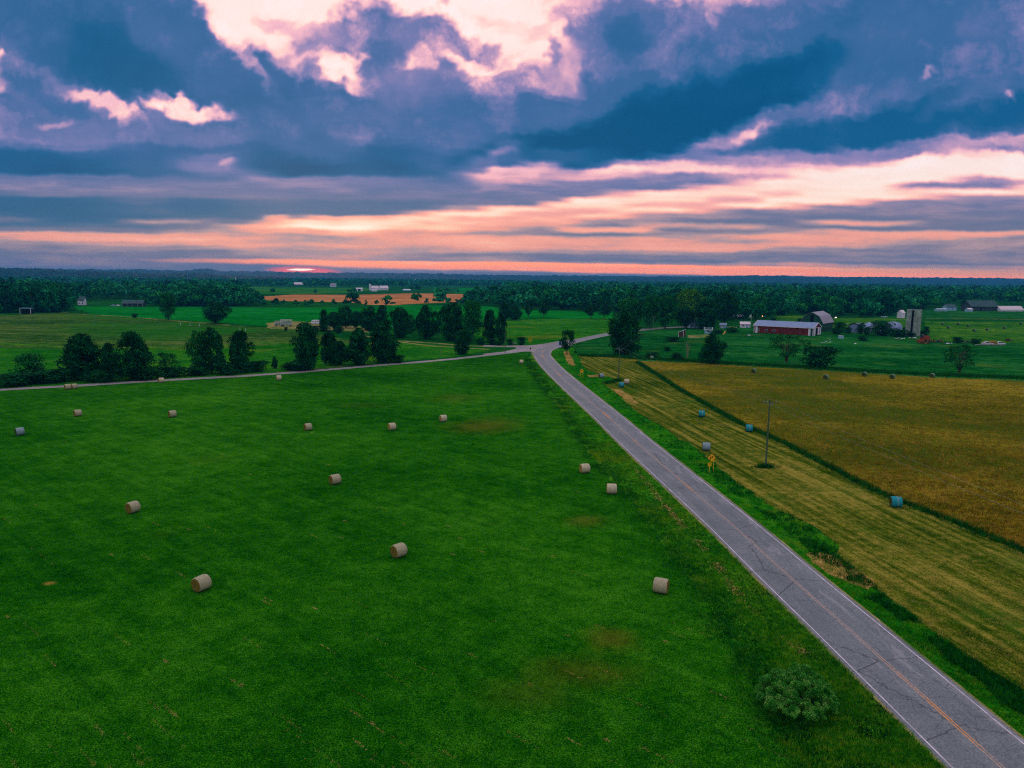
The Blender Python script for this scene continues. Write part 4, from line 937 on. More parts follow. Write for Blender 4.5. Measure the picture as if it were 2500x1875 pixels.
# the ditch: tall grass two thirds of the way out
dist_r = np.min(np.abs((C3[:, None, 0] - RC[None, ::6, 0]) + 0) ** 2 + (C3[:, None, 1] - RC[None, ::6, 1]) ** 2, axis=1) ** .5 if len(C3) < 60000 else np.full(len(C3), 9.)
tall_ = (dist_r > 6.0) & clump(C3, 2.6, .40, 5)
blades('ditch_grass', C3[tall_][:24000], .5, .06, M['tall'], 'tall dark grass in the ditch right of the road', 'grass', .5, 5, 6, .01)
blades('ditch_grass', C3[~tall_][:14000], .2, .05, M['tall_olive'], 'short bright grass between the road and the ditch on its right', 'grass', .5, 3, 7, .01)
# line of tall grass between the stubble and the standing grain
bl = np.array([P(*q) for q in [(1556,884),(1600,912),(1661,952),(1808,1034),(1921,1085),(2091,1175),(2187,1221),(2294,1260),(2500,1345),(2620,1400)]])
BC, BS = resample(bl, .25); BC = np.repeat(BC, 14, axis=0); BC = BC + rg.normal(size=BC.shape) * .55
blades('field_edge_grass', BC, .55, .07, M['tall'], 'dark line of tall grass between the cut stubble and the standing grain', 'grass', .4, 3, 8, .01)
# standing grain: stalk tops
C4 = near_w(260000, 60, 280); ok = inside(gold, C4[:, 0], C4[:, 1]); C4 = C4[ok][:45000]
m_ = leaf_mat('grain_stalks', (70,72,6), (118,94,16), (170,134,50), sc=.12); M['stalk'] = m_
blades('grain_stalks', C4, .42, .07, m_, 'tips of the golden standing grain right of the stubble', 'grain', .5, 3, 9, .016, .25)
C5 = near_w(260000, 45, 260); ok = inside(stub, C5[:, 0], C5[:, 1]); C5 = C5[ok]; k5 = clump(C5, 1.1, .52, 8); C5 = C5[k5][:24000]
m_ = leaf_mat('stubble_stalks', (84,88,20), (124,116,44), (170,148,84), sc=.25)
blades('stubble_stalks', C5, .10, .05, m_, 'cut stalks of the stubble field right of the road', 'stubble', .8, 3, 10, .012, .2)
# wisps of loose hay left in lines by the rake
WP = near_w(2600, 38, 220); ok = inside([tuple(p) for p in hw], WP[:, 0], WP[:, 1]); WP = WP[ok][:130]
dv = np.array([math.cos(math.radians(-40)), math.sin(math.radians(-40))]); ln = rg.gamma(1.6, .8, len(WP)); WP = np.repeat(WP, 26, axis=0) + (rg.uniform(-1, 1, (len(WP) * 26, 1)) * np.repeat(ln, 26)[:, None]) * dv
blades('hay_wisps', WP, .04, .035, M['straw'], 'thin wisps of loose dry hay lying in lines across the mown field', 'hay', 2.2, 2, 17, .02, .07)
# rakings of cut hay along the left verge
hs = [P(*q) for q in [(1548,1144),(1600,1205),(1670,1290),(1730,1352),(1762,1400),(1805,1455),(1850,1500),(1910,1560),(1975,1600)]]
HC, _s2 = resample(hs, .16); jj = clump(HC, 1.6, .38, 12); HC = HC[jj]; HC = np.repeat(HC, 3, axis=0) + rg.normal(size=(len(HC) * 3, 2)) * .24
blades('hay_rakings', HC, .10, .12, M['straw'], 'dry cut hay raked in a broken line along the verge left of the road', 'hay', 1.6, 3, 11, .02, .18)

# ------------------------------------------------------------------ round bales
rg = np.random.default_rng(404)
def bale_meshes(seed, wrap, face, band, kd):
    """net-wrapped cylinder along local x, resting on z=0"""
    r = np.random.default_rng(seed); R_, Lh = .76, .70; n = 40; prof = [(-Lh, R_ - .07), (-Lh + .05, R_ - .015), (-.35, R_ + .01), (0, R_ + .02), (.35, R_ + .01), (Lh - .05, R_ - .015), (Lh, R_ - .07)]
    V = []; Fc = []
    ww = r.normal(size=(len(prof), n)) * .008
    for i, (x, rad) in enumerate(prof):
        for k in range(n):
            a_ = 2 * math.pi * k / n; rr_ = rad + ww[i, k]; z_ = rr_ * math.sin(a_)
            V.append((x, rr_ * math.cos(a_) * 1.02, max(.0, R_ + z_ * .98 - .03)))
    for i in range(len(prof) - 1):
        for k in range(n): Fc.append((i*n+k, i*n+(k+1) % n, (i+1)*n+(k+1) % n, (i+1)*n+k))
    o = mesh('net_wrap', V, Fc, wrap, smooth=True); w_me = o.data; bpy.data.objects.remove(o)
    # ends: coiled hay, rings of uneven depth
    V = []; Fc = []
    for s in (-1, 1):
        base = len(V); rings = 9
        V.append((s * (Lh + .01), 0, R_ - .03))
        for q in range(1, rings + 1):
            rad = (R_ - .06) * q / rings
            for k in range(n):
                a_ = 2 * math.pi * k / n; V.append((s * (Lh + (r.uniform(.0, .05) if q < rings else -.005)), rad * math.cos(a_), max(0, R_ - .03 + rad * math.sin(a_))))
        for k in range(n): Fc.append((base, base + 1 + k, base + 1 + (k + 1) % n) if s > 0 else (base, base + 1 + (k + 1) % n, base + 1 + k))
        for q in range(rings - 1):
            for k in range(n):
                a0 = base + 1 + q*n + k; a1 = base + 1 + q*n + (k+1) % n; b0 = a0 + n; b1 = a1 + n
                Fc.append((a0, b0, b1, a1) if s > 0 else (a0, a1, b1, b0))
    # two meshes, one for each end
    h = len(V) // 2; out = [w_me]
    for s in (0, 1):
        o = mesh('hay_end', V[s*h:(s+1)*h], [tuple(i - s*h for i in f) for f in Fc if (f[0] >= h) == bool(s)], face); out.append(o.data); bpy.data.objects.remove(o)
    mb = MB()
    for x in band:
        pts = [(x, (R_ + .032) * math.cos(t_) * 1.02, max(.0, R_ + (R_ + .032) * math.sin(t_) * .98 - .03)) for t_ in np.linspace(-.5, math.pi + .5, 26)]
        mb.tube(pts, [.018] * 26, 5, cap=False)
    o = mb.build('net_band', M['bandwhite']); out.append(o.data); bpy.data.objects.remove(o)
    return out
M['bandwhite'] = plain('net_band', (164,160,160), .7, .15, 4)
def wrap_mat(name, c, c2):
    m, n, b = new_mat(name); o = n.n('ShaderNodeTexCoord').outputs['Object']
    x, y, z = n.xyz(o)
    f = n.noise(n.comb(n.math('MULTIPLY', x, 26.0), n.math('MULTIPLY', y, 2.0), n.math('MULTIPLY', z, 2.0)), 1.0, 4, .7)
    g = n.noise(o, 6.0, 4, .75)
    t = n.math('ADD', n.math('MULTIPLY', f, .6), n.math('MULTIPLY', g, .4))
    n.put(b.inputs['Base Color'], n.ramp(t, [(.32, alb(c2)), (.5, alb(c)), (.7, alb(tuple(min(255, v * 1.22) for v in c)))]))
    b.inputs['Roughness'].default_value = .8; bump(n, b, t, .6, .05); return m
def hay_mat(name, c0, c1, c2):
    m, n, b = new_mat(name); o = n.n('ShaderNodeTexCoord').outputs['Object']; f = n.noise(o, 14.0, 5, .8, .6); g = n.noise(o, 2.0, 2, .5)
    n.put(b.inputs['Base Color'], n.ramp(n.math('ADD', n.math('MULTIPLY', f, .75), n.math('MULTIPLY', g, .25)), [(.34, alb(c0)), (.5, alb(c1)), (.66, alb(c2))]))
    b.inputs['Roughness'].default_value = .95; bump(n, b, f, .9, .06); return m
M['wrap_tan'] = wrap_mat('hay_net_wrap', (146,140,118), (84,86,56)); M['wrap_pale'] = wrap_mat('pale_net_wrap', (166,156,138), (108,104,80))
M['wrap_teal'] = wrap_mat('teal_net_wrap', (22,122,142), (10,76,84)); M['wrap_grey'] = wrap_mat('grey_blue_net_wrap', (110,132,150), (52,74,80)); M['wrap_green'] = wrap_mat('green_net_wrap', (84,116,104), (34,66,46))
M['end_tan'] = hay_mat('hay_end', (50,54,14), (98,86,34), (138,116,60)); M['end_dark'] = hay_mat('dark_hay_end', (24,40,12), (46,62,22), (86,92,40)); M['end_mid'] = hay_mat('hay_end_pale', (90,80,36), (132,112,58), (168,142,90))  # end_dark is simply a darker hay colour, for teal, grey and green bales
BAL = {'tan': bale_meshes(1, M['wrap_tan'], M['end_tan'], (-.45, .0, .38), 'tan'), 'pale': bale_meshes(2, M['wrap_pale'], M['end_mid'], (-.2, .35), 'pale'),
       'teal': bale_meshes(3, M['wrap_teal'], M['end_dark'], (.05, .16), 'teal'), 'grey': bale_meshes(4, M['wrap_grey'], M['end_dark'], (-.5, 0, .5), 'grey'), 'green': bale_meshes(5, M['wrap_green'], M['end_dark'], (), 'green')}
def bale(kd, cx, cy, phi, label, group, k=1.0):
    yb = cy + .62 * 1.5 * ppm(cx, cy) * .9
    x, y = P(cx, yb); az = math.atan2(x, y); dist = math.hypot(x, y)
    x += math.sin(az) * .35; y += math.cos(az) * .35
    # axis = right*cos(phi) + away*sin(phi)
    e = empty('hay_bale', (x, y, .015), -az + math.radians(phi), label, 'hay bale', group)
    e.scale = (k * random.uniform(.96, 1.04), k, k)
    for nm, me in zip(('net_wrap', 'hay_end', 'hay_end', 'net_band'), BAL[kd]):
        if len(me.vertices): link(bpy.data.objects.new(nm, me), e)
    return e
G1 = 'bales in the hay field left of the road'; G2 = 'bales in the stubble field'; G3 = 'bales at the back of the grain field'; G4 = 'bales in the pasture behind the silo'
for a in [
 ('tan',493,1424,36,'nearest bale left of centre, tan with its coiled round end facing left',G1),('tan',974,1344,36,'tan bale with pale bands and round end facing left, halfway between centre and left',G1),
 ('tan',1613,1430,-10,'big upright-looking tan bale nearest the road, seen from its side',G1),('tan',325,1238,34,'tan bale left of the pale scratch in the grass, third nearest on the left',G1),
 ('tan',818,1170,28,'tan bale alone in the middle of the green field',G1),('pale',1493,1193,4,'pale square-looking bale next to the ditch, second nearest to the road',G1),
 ('pale',1427,1143,24,'pale bale on the brown grass beside the ditch, above the square-looking one',G1),('tan',752,1042,22,'small tan bale left of two paler ones in the upper field',G1),
 ('pale',957,1041,24,'small pinkish bale between the tan one and the one by the brown patch',G1),('pale',1082,1021,24,'small pinkish bale beside the brown patch of dry grass',G1),
 ('tan',421,1010,20,'small tan bale, right one of the pair in the upper left field',G1),('tan',190,1008,20,'small tan bale, left one of the pair in the upper left field',G1),
 ('grey',49,1053,12,'pale bluish bale at the left edge of the green field',G1),('pale',681,922,10,'tiny pale bale just below the gravel road',G1),
 ('tan',166,944,15,'tan bale, left one of two touching at the gravel road',G1),('tan',181,943,30,'tan rounded bale, right one of two touching at the gravel road',G1),
 ('pale',394,928,15,'tan bale at the gravel road below the light green young tree',G1),('pale',1273,883,5,'whitish bale alone near the junction',G1),
 ('pale',1530,931,3,'whitish bale beside the pole, right one of the pair',G2),('teal',1517,939,8,'teal bale beside the pole, left one of the pair',G2),('grey',1468,917,20,'pale bale half sunk in grass left of the pole',G2),
 ('teal',1713,1010,3,'teal bale farther from the road, left of the two in the stubble',G2),('teal',1828,1045,8,'teal bale beside the dark line of tall grass, left of the pole',G2),
 ('grey',1724,1090,3,'grey-blue bale right behind the turn sign',G2),('teal',2186,1225,18,'largest and nearest teal bale, far right of the stubble field',G2),
 ('green',1590,873,30,'pale bale in the grass bank at the top corner of the stubble field',G3),
 ('green',1840,905,70,'first round bale from the left along the back edge of the grain',G3),('green',2016,920,72,'second round bale from the left along the back edge of the grain, lowest',G3),
 ('green',2110,913,74,'third round bale from the left along the back edge of the grain',G3),('green',2178,919,74,'fourth round bale from the left along the back edge of the grain',G3),('green',2275,916,74,'last round bale on the right along the back edge of the grain',G3),
]: bale(*a)
for cx, cy, lb in [(2301,791,'leftmost of the small bales behind the silo'),(2315,799.5,'small bale just below the leftmost behind the silo'),(2339,790.5,'small bale right of the silo, highest of its group'),(2363,795.5,'middle small bale in the pasture behind the silo'),(2378,806.5,'small brownish bale, lowest of those behind the silo'),(2410,804.5,'larger dark bale in the pasture, above the parked truck'),(2452,800.5,'small bale near the right edge behind the parked trucks'),(2492,790,'small bale at the right edge of the pasture')]:
    bale('green', cx, cy, 70, lb, G4, 1.15)
bale('green', 2065.5, 793, 60, 'single small bale between the dark gambrel barn and the ruined shed', G4, 1.1)

# ------------------------------------------------------------------ buildings
def frame2(pa, pb):
    a = np.array(P(*pa)); b = np.array(P(*pb)); d = b - a; return a, b, float(np.linalg.norm(d)), math.atan2(d[1], d[0])
def windows(e, lst, mat_f='white'):
    """lst: (x, z, w, h) on the front wall, y = 0"""
    for x, z, w_, h_ in lst:
        f = MB().box(x - w_/2 - .08, x + w_/2 + .08, -.07, -.003, z - .08, z + h_ + .08).build('window', M[mat_f], e)
        MB().box(x - w_/2, x + w_/2, -.09, -.072, z, z + h_).build('pane', M['glass'], f)
def gable(name, label, pa, pb, depth, wall_h, rise, wall, roof, cat='building', over=.4, wins=(), doors=(), group=None, endwall=None, length=None, trim=None):
    """house or shed whose long front runs from frame point pa to pb, ridge along it"""
    a, b, L_, rz = frame2(pa, pb); L_ = length or L_
    e = empty(name, (a[0], a[1], 0), rz, label, cat, group); W_ = depth
    MB().prismx([(0, 0), (W_, 0), (W_, wall_h), (W_/2, wall_h + rise), (0, wall_h)], 0, L_).build('wall', M[wall], e)
    t = .12; r_ = MB()
    s = rise / (W_ / 2)
    for sgn in (0, 1):
        y0 = -over if sgn == 0 else W_ + over; z0 = wall_h - over * s
        r_.prismx([(y0, z0 + .02), (W_/2, wall_h + rise + .02), (W_/2, wall_h + rise + t + .02), (y0, z0 + t + .02)] if sgn == 0 else [(W_/2, wall_h + rise + .02), (y0, z0 + .02), (y0, z0 + t + .02), (W_/2, wall_h + rise + t + .02)], -over, L_ + over)
    r_.build('roof', M[roof], e)
    if trim:
        tb = MB()
        for xx in (-over - .03, L_ + over - .17):
            for sgn in (0, 1):
                y0 = -over if sgn == 0 else W_ + over; z0 = wall_h - over * s
                tb.prismx([(y0, z0 - .28), (W_/2, wall_h + rise - .26), (W_/2, wall_h + rise + .16), (y0, z0 + .16)] if sgn == 0 else [(W_/2, wall_h + rise - .26), (y0, z0 - .28), (y0, z0 + .16), (W_/2, wall_h + rise + .16)], xx, xx + .2)
        tb.box(-over, L_ + over, -over - .06, -over + .0, wall_h - over * s - .2, wall_h - over * s + .17)
        tb.build('trim', M[trim], e)
    windows(e, wins)
    for (x, w_, h_, mt) in doors:
        MB().box(x - w_/2, x + w_/2, -.06, -.004, 0, h_).build('door', M[mt], e)
    return e, L_
# long red barn
e, L_ = gable('barn', 'long low red barn with a blue-grey metal roof and white corner panels', (1840,812), (1985,820), 15.5, 4.6, 2.7, 'redwall', 'metalroof', 'barn', .5, trim='paleroof')
windows(e, [(3.2,1.4,.9,1.1),(7.6,1.3,1.6,1.0),(12.2,1.2,1.5,1.3)])
for x0, x1, mt in [(0,.35,'white'),(1.0,2.3,'white'),(L_-2.9,L_-1.6,'white'),(L_-.35,L_,'white')]: MB().box(x0, x1, -.05, -.004, 0, 4.45).build('corner_panel', M[mt], e)
MB().box(L_-1.6, L_-.35, -.04, -.004, 0, 4.45).build('door', M['barngrey'], e)
for y0, y1 in [(.0,.4),(1.6,4.2),(8.9,12.0),(13.2,15.5)]: MB().box(L_+.004, L_+.06, y0, y1, 0, 4.3).build('corner_panel', M['white'], e)
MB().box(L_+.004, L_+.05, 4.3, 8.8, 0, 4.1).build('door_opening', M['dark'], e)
MB().box(L_+.004, L_+.08, .0, 15.5, 4.3, 4.55).build('trim_board', M['white'], e)
# gambrel barn behind
def gambrel(label, origin, rz, L_, W_, wh, mid, top, wall, roof):
    e = empty('barn', (origin[0], origin[1], 0), rz, label, 'barn')
    pr = [(0, wh), (W_*.17, wh + mid), (W_*.5, wh + top), (W_*.83, wh + mid), (W_, wh)]
    MB().prismx([(0, 0), (W_, 0)] + pr[::-1], 0, L_).build('wall', M[wall], e)
    r_ = MB()
    out = [(-.45, wh - .35)] + [(p[0], p[1] + .03) for p in pr[1:4]] + [(W_ + .45, wh - .35)]
    for i in range(4):
        (y0, z0), (y1, z1) = out[i], out[i+1]; r_.prismx([(y0, z0), (y1, z1), (y1, z1 + .14), (y0, z0 + .14)], -.4, L_ + .4)
    r_.build('roof', M[roof], e); return e
a0 = np.array(P(2007, 811)); b0 = np.array(P(2035, 805.5)); dd = (b0 - a0) / np.linalg.norm(b0 - a0); rz = math.atan2(dd[1], dd[0])
e = gambrel('dark gambrel-roofed barn with a greyish shingle roof, right behind the long red barn', a0, rz, 25, 13.5, 5.6, 4.2, 6.6, 'barngrey', 'greyroof')
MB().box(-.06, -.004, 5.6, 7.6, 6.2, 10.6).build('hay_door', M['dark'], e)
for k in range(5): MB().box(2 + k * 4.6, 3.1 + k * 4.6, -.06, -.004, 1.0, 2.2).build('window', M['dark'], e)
lamp = empty('barn_lamp', tuple(a0 + dd * 25.6) + (8.0,), rz, 'small lit white lamp on the far end of the dark gambrel barn', 'lamp')
MB().tube([(0, -1.2, 0), (0, -1.2, .55)], [.45, .42], 10).build('bulb', emit('lamp_white', (255,225,215), 3.0), lamp)
MB().tube([(-.6, .3, .4), (0, -1.2, .6), (.2, -1.3, .68)], [.07, .07, .3], 6).build('bracket', M['steel'], lamp)

# silo
sx, sy = P(2237, 821)
e = empty('silo', (sx, sy + 4.2, 0), math.radians(-128), 'tall open-topped concrete stave silo with a dark chute down its side', 'silo')
n_ = 48; V = []; Fc = []
for z_ in np.linspace(0, 15.6, 27):
    for k in range(n_):
        a_ = 2 * math.pi * k / n_; rr_ = 4.25; V.append((rr_ * math.cos(a_), rr_ * math.sin(a_), z_))
for i in range(26):
    for k in range(n_): Fc.append((i*n_+k, i*n_+(k+1) % n_, (i+1)*n_+(k+1) % n_, (i+1)*n_+k))
b_ = len(V)
for z_ in (15.6, 4.0):
    for k in range(n_):
        a_ = 2 * math.pi * k / n_; V.append((4.05 * math.cos(a_), 4.05 * math.sin(a_), z_))
for k in range(n_):
    Fc.append((26*n_+k, 26*n_+(k+1) % n_, b_+(k+1) % n_, b_+k)); Fc.append((b_+k, b_+(k+1) % n_, b_+n_+(k+1) % n_, b_+n_+k))
mesh('wall', V, Fc, M['concrete'], e, smooth=False)
hoops = MB()
for z_ in np.arange(.6, 15.4, .62):
    hoops.tube([(4.29 * math.cos(t_), 4.29 * math.sin(t_), z_) for t_ in np.linspace(0, 2 * math.pi, 33)], [.035] * 33, 4, cap=False)
hoops.build('hoops', M['rust'], e)
MB().box(3.95, 5.0, -.62, .62, 1.2, 15.3).build('chute', M['dark'], e)
for s_ in (-.7, .62): MB().box(4.15, 5.06, s_, s_ + .08, 1.2, 15.5).build('chute_rail', M['concrete'], e)
MB().tube([(1.5, 3.7, 15.5), (1.5, 3.7, 18.2)], [.05, .03], 5).build('pipe', M['steel'], e)

e.scale = (.92, .92, 1)

# ruined metal shed
a, b, L_, rz = frame2((2100, 813), (2203, 808))
e = empty('shed', (a[0], a[1], 0), rz, 'long collapsing shed with a curved blue-grey metal roof full of holes', 'shed')
W_ = 9.0; Lm = L_; n_ = 14; V = []; Fc = []; nx = 24; rr2 = np.random.default_rng(3)
for i in range(nx + 1):
    for k in range(n_ + 1):
        a_ = math.pi * k / n_; sag = 1 - .12 * math.sin(i * .7) ** 2 - (.22 if 9 < i < 14 else 0)
        V.append((Lm * i / nx, W_ / 2 - W_ / 2 * math.cos(a_), (1.0 + 5.0 * math.sin(a_) ** .85 * sag) + rr2.normal() * .05 if 0 < k < n_ else .0))
for i in range(nx):
    for k in range(n_):
        if (i in (3, 4) and k in (5, 6)) or (i in (14, 15, 20) and k in (3, 4, 5)): continue
        Fc.append((i*(n_+1)+k, (i+1)*(n_+1)+k, (i+1)*(n_+1)+k+1, i*(n_+1)+k+1))
mesh('roof', V, Fc, M['metalroof'], e)
rb = MB()
for i in range(0, nx + 1, 3): rb.tube([(Lm * i / nx, W_ / 2 - (W_ / 2 - .2) * math.cos(t_), .1 + 5.6 * math.sin(t_) ** .9) for t_ in np.linspace(.05, math.pi - .05, 12)], [.09] * 12, 5)
rb.build('ribs', M['barnboards'], e)
for x_ in (.15, Lm - .3):
    MB().prismx([(W_ / 2 - (W_ / 2 - .15) * math.cos(t_), (5.2 if x_ < 1 else 4.6) * math.sin(t_) ** .9) for t_ in np.linspace(0, math.pi, 12)][::-1], x_, x_ + .12).build('end_wall', M['metalroof'], e)
MB().box(.3, Lm - .3, 1.0, W_ - 1.0, 0, 3.0).build('interior', M['barnboards'], e)

# small farm buildings
gable('shed', 'small white shed with a pale lilac roof beside the flagpole', (1808,800), (1830,800.5), 5.0, 2.6, 1.3, 'white', 'paleroof', 'shed', .5, wins=[(1.6,1.0,.8,.8)], doors=[(4.2,1.1,2.0,'bluewhite')])
gable('shed', 'low blue-grey outbuilding left of the small white shed', (1757,801), (1773,801.5), 4.5, 2.2, 1.0, 'bluewhite', 'metalroof', 'shed', .3, doors=[(1.5,1.0,1.8,'white')])
gable('house', 'low house with a pale shingle roof in front of the wood, beyond the flagpole', (1782,779), (1818,778), 8, 2.2, 2.1, 'barnboards', 'greyroof', 'house', .8, wins=[(3,1.0,1.2,.8),(8,1.0,1.2,.8)])
gable('playhouse', 'little white playhouse with a dark roof and two windows', (1720,814.5), (1738,815), 3.4, 2.6, 1.1, 'bluewhite', 'darkroof', 'playhouse', .4, wins=[(2.1,1.1,1.1,1.0)], doors=[], trim='white')
gable('house', 'pale blue two-storey farmhouse mostly hidden behind dark trees', (1684,801), (1716,801.5), 8, 5.6, 2.8, 'bluewhite', 'darkroof', 'house', .5, wins=[(1.4,1.0,.9,1.4),(4.2,1.0,.9,1.4),(1.4,3.8,.9,1.3),(4.2,3.8,.9,1.3)], doors=[(6.2,1.0,2.1,'white')])
# lean-to
a, b, L_, rz = frame2((1656, 822.6), (1672, 823.2))
e = empty('animal_shelter', (a[0], a[1], 0), rz, 'brown lean-to animal shelter with a slanted roof edged in white', 'shelter')
MB().prism([(0, 0), (L_, 0), (L_, 4.0), (0, 2.6)], 0, 3.0).build('wall', M['brown'], e)
MB().prism([(-.3, 2.55), (L_ + .3, 4.1), (L_ + .3, 4.3), (-.3, 2.75)], -.4, 3.4).build('roof', M['darkroof'], e)
MB().prism([(-.32, 2.5), (L_ + .32, 4.05), (L_ + .32, 4.33), (-.32, 2.78)], -.5, -.403).build('fascia', M['white'], e)
for x_ in (-.02, L_ * .72): MB().box(x_, x_ + .22, -.12, -.004, 0, 2.7 if x_ < 1 else 3.55).build('post', M['white'], e)
# slide
x, y = P(1768, 816.6); e = empty('slide', (x, y, 0), math.radians(25), 'bright yellow-orange playground slide in the yard', 'slide')
MB().prism([(-.9, .0), (-.5, 0), (1.0, 2.0), (.7, 2.1)], -.3, .3).build('chute', M['slide'], e)
for s_ in (-.3, .3): MB().tube([(1.35, s_, 0), (.9, s_, 2.1)], [.04, .04], 5).build('ladder_rail', M['steel'], e)
# flagpole, farm poles, yard lamp
x, y = P(1832.6, 801); e = empty('flagpole', (x, y, 0), 0, 'white flagpole with a limp pale flag between the white shed and the red barn', 'flagpole')
MB().tube([(0, 0, 0), (0, 0, 9.3)], [.09, .05], 7).build('pole', M['white'], e)
V = []; Fc = []
for i in range(7):
    for j in range(5): V.append((-.02 - 1.5 * i / 6 * .75, .1 * math.sin(i * 1.7 + j), 9.0 - j * .32 - .9 * (i / 6) ** 1.2))
for i in range(6):
    for j in range(4): Fc.append((i*5+j, (i+1)*5+j, (i+1)*5+j+1, i*5+j+1))
mesh('flag', V, Fc, M['white'], e)
x, y = P(1857.5, 800); e = empty('yard_lamp', (x, y, 0), 0, 'glowing orange yard lamp on a pole behind the left end of the red barn', 'lamp')
MB().tube([(0, 0, 0), (0, 0, 8.0)], [.12, .08], 7).build('pole', M['polewood'], e)
MB().tube([(0, 0, 7.7), (.5, -.5, 8.0)], [.04, .04], 5).build('arm', M['steel'], e)
h_ = MB().tube([(.5, -.5, 7.75), (.5, -.5, 8.1)], [.34, .2], 8).build('lamp_head', emit('lamp_orange', (255,150,90), 4.5), e)

# utility poles
def upole(px, py, h, rz, label, arm=2.4, r0=.17, extra=True, group='utility poles along the road', cross=True):
    x, y = P(px, py); e = empty('utility_pole', (x, y, 0), rz, label, 'utility pole', group)
    MB().tube([(0, 0, -.1), (0, 0, h * .5), (0, 0, h)], [r0, r0 * .85, r0 * .66], 10).build('pole', M['polewood'], e)
    if cross:
        MB().box(-arm / 2, arm / 2, -.21, -.12, h - .53, h - .43).build('crossarm', M['polewood'], e)
        for xx in (-arm / 2 + .1, -arm / 5, arm / 2 - .1): MB().tube([(xx, -.16, h - .42), (xx, -.16, h - .22)], [.035, .025], 6).build('insulator', M['white'], e)
        for sgn in (-1, 1): MB().tube([(sgn * arm * .3, -.17, h - .5), (0, -.13, h - 1.15)], [.022, .022], 4).build('brace', M['steel'], e)
    return e
p1 = P(1869, 1141); p2 = P(1510, 929); dirw = math.atan2(p2[1] - p1[1], p2[0] - p1[0])
rzp = dirw - math.pi / 2
upole(1869, 1141, 11.9, rzp, 'nearest utility pole, standing in the stubble field with a tuft of grass at its foot')
upole(1510, 929, 10.6, rzp, 'utility pole with a clear crossarm beside the pair of bales', 2.5)
upole(1594, 817, 11.0, .5, 'utility pole with a crossarm in front of the farmhouse lane', 2.6)
upole(1233, 862, 10.0, 0, 'bare wooden pole beside the gravel road left of the junction', cross=False)
upole(1243, 833, 9.0, 0, 'thin bare pole standing right of the twin trees near the junction', r0=.1, cross=False)
upole(1838.7, 803, 10.5, 0, 'bare dark pole behind the flagpole', r0=.13, cross=False)
for px, py, h, lb in [(2425,739,18,'grey pole rising from the wood above the far dark barn'),(2459,738,15,'short pole in the wood right of the far dark barn'),(2490,742,19,'tall pole above the far pale shed'),(2499,742,20,'pole at the right edge of the picture above the far pale shed')]:
    upole(px, py, h, .3, lb, 2.6, .2, group='far poles on the right', cross=False)
def wires(pa, ha, pb, hb, rza, offs_, label, sag=1.2):
    mb = MB()
    for o in offs_:
        A_ = Vector((pa[0] + o * math.cos(rza), pa[1] + o * math.sin(rza), ha)); B_ = Vector((pb[0] + o * math.cos(rza), pb[1] + o * math.sin(rza), hb))
        mb.tube([A_.lerp(B_, t_) - Vector((0, 0, sag * 4 * t_ * (1 - t_))) for t_ in np.linspace(0, 1, 15)], [.008] * 15, 4)
    return tag(mb.build('power_line', M['steel']), label, 'power line')
nx_ = (p1[0] + (p1[0] - p2[0]), p1[1] + (p1[1] - p2[1]))
wires(p2, 10.4, p1, 11.7, rzp, (-1.1, 1.1), 'thin wires between the two utility poles in the stubble field')
wires(p1, 11.7, nx_, 11.7, rzp, (-1.1, 1.1), 'thin wires leading from the nearest utility pole towards the right')
p3 = P(1594, 817)
wires(p2, 10.4, p3, 10.8, rzp, (-1.0, 1.0), 'thin wires between the pole by the bales and the pole at the lane', 2.5)
# tufts of grass at the foot of two poles
XY = np.array([p1]) + rg.normal(size=(170, 2)) * np.array([.8, .45]); blades('pole_grass', XY, .7, .07, M['tall'], 'dark tuft of uncut grass round the foot of the nearest utility pole', 'grass', .4, 5, 12, .012)
q_ = np.array(P(1480, 937)); XY = q_ + (np.array(p2) - q_) * rg.random((420, 1)) * 1.1 + rg.normal(size=(420, 2)) * .55; blades('pole_grass', XY, .8, .1, M['tall'], 'dark hummock of uncut grass left of the pole with the pair of bales', 'grass', .4, 5, 13, .012)

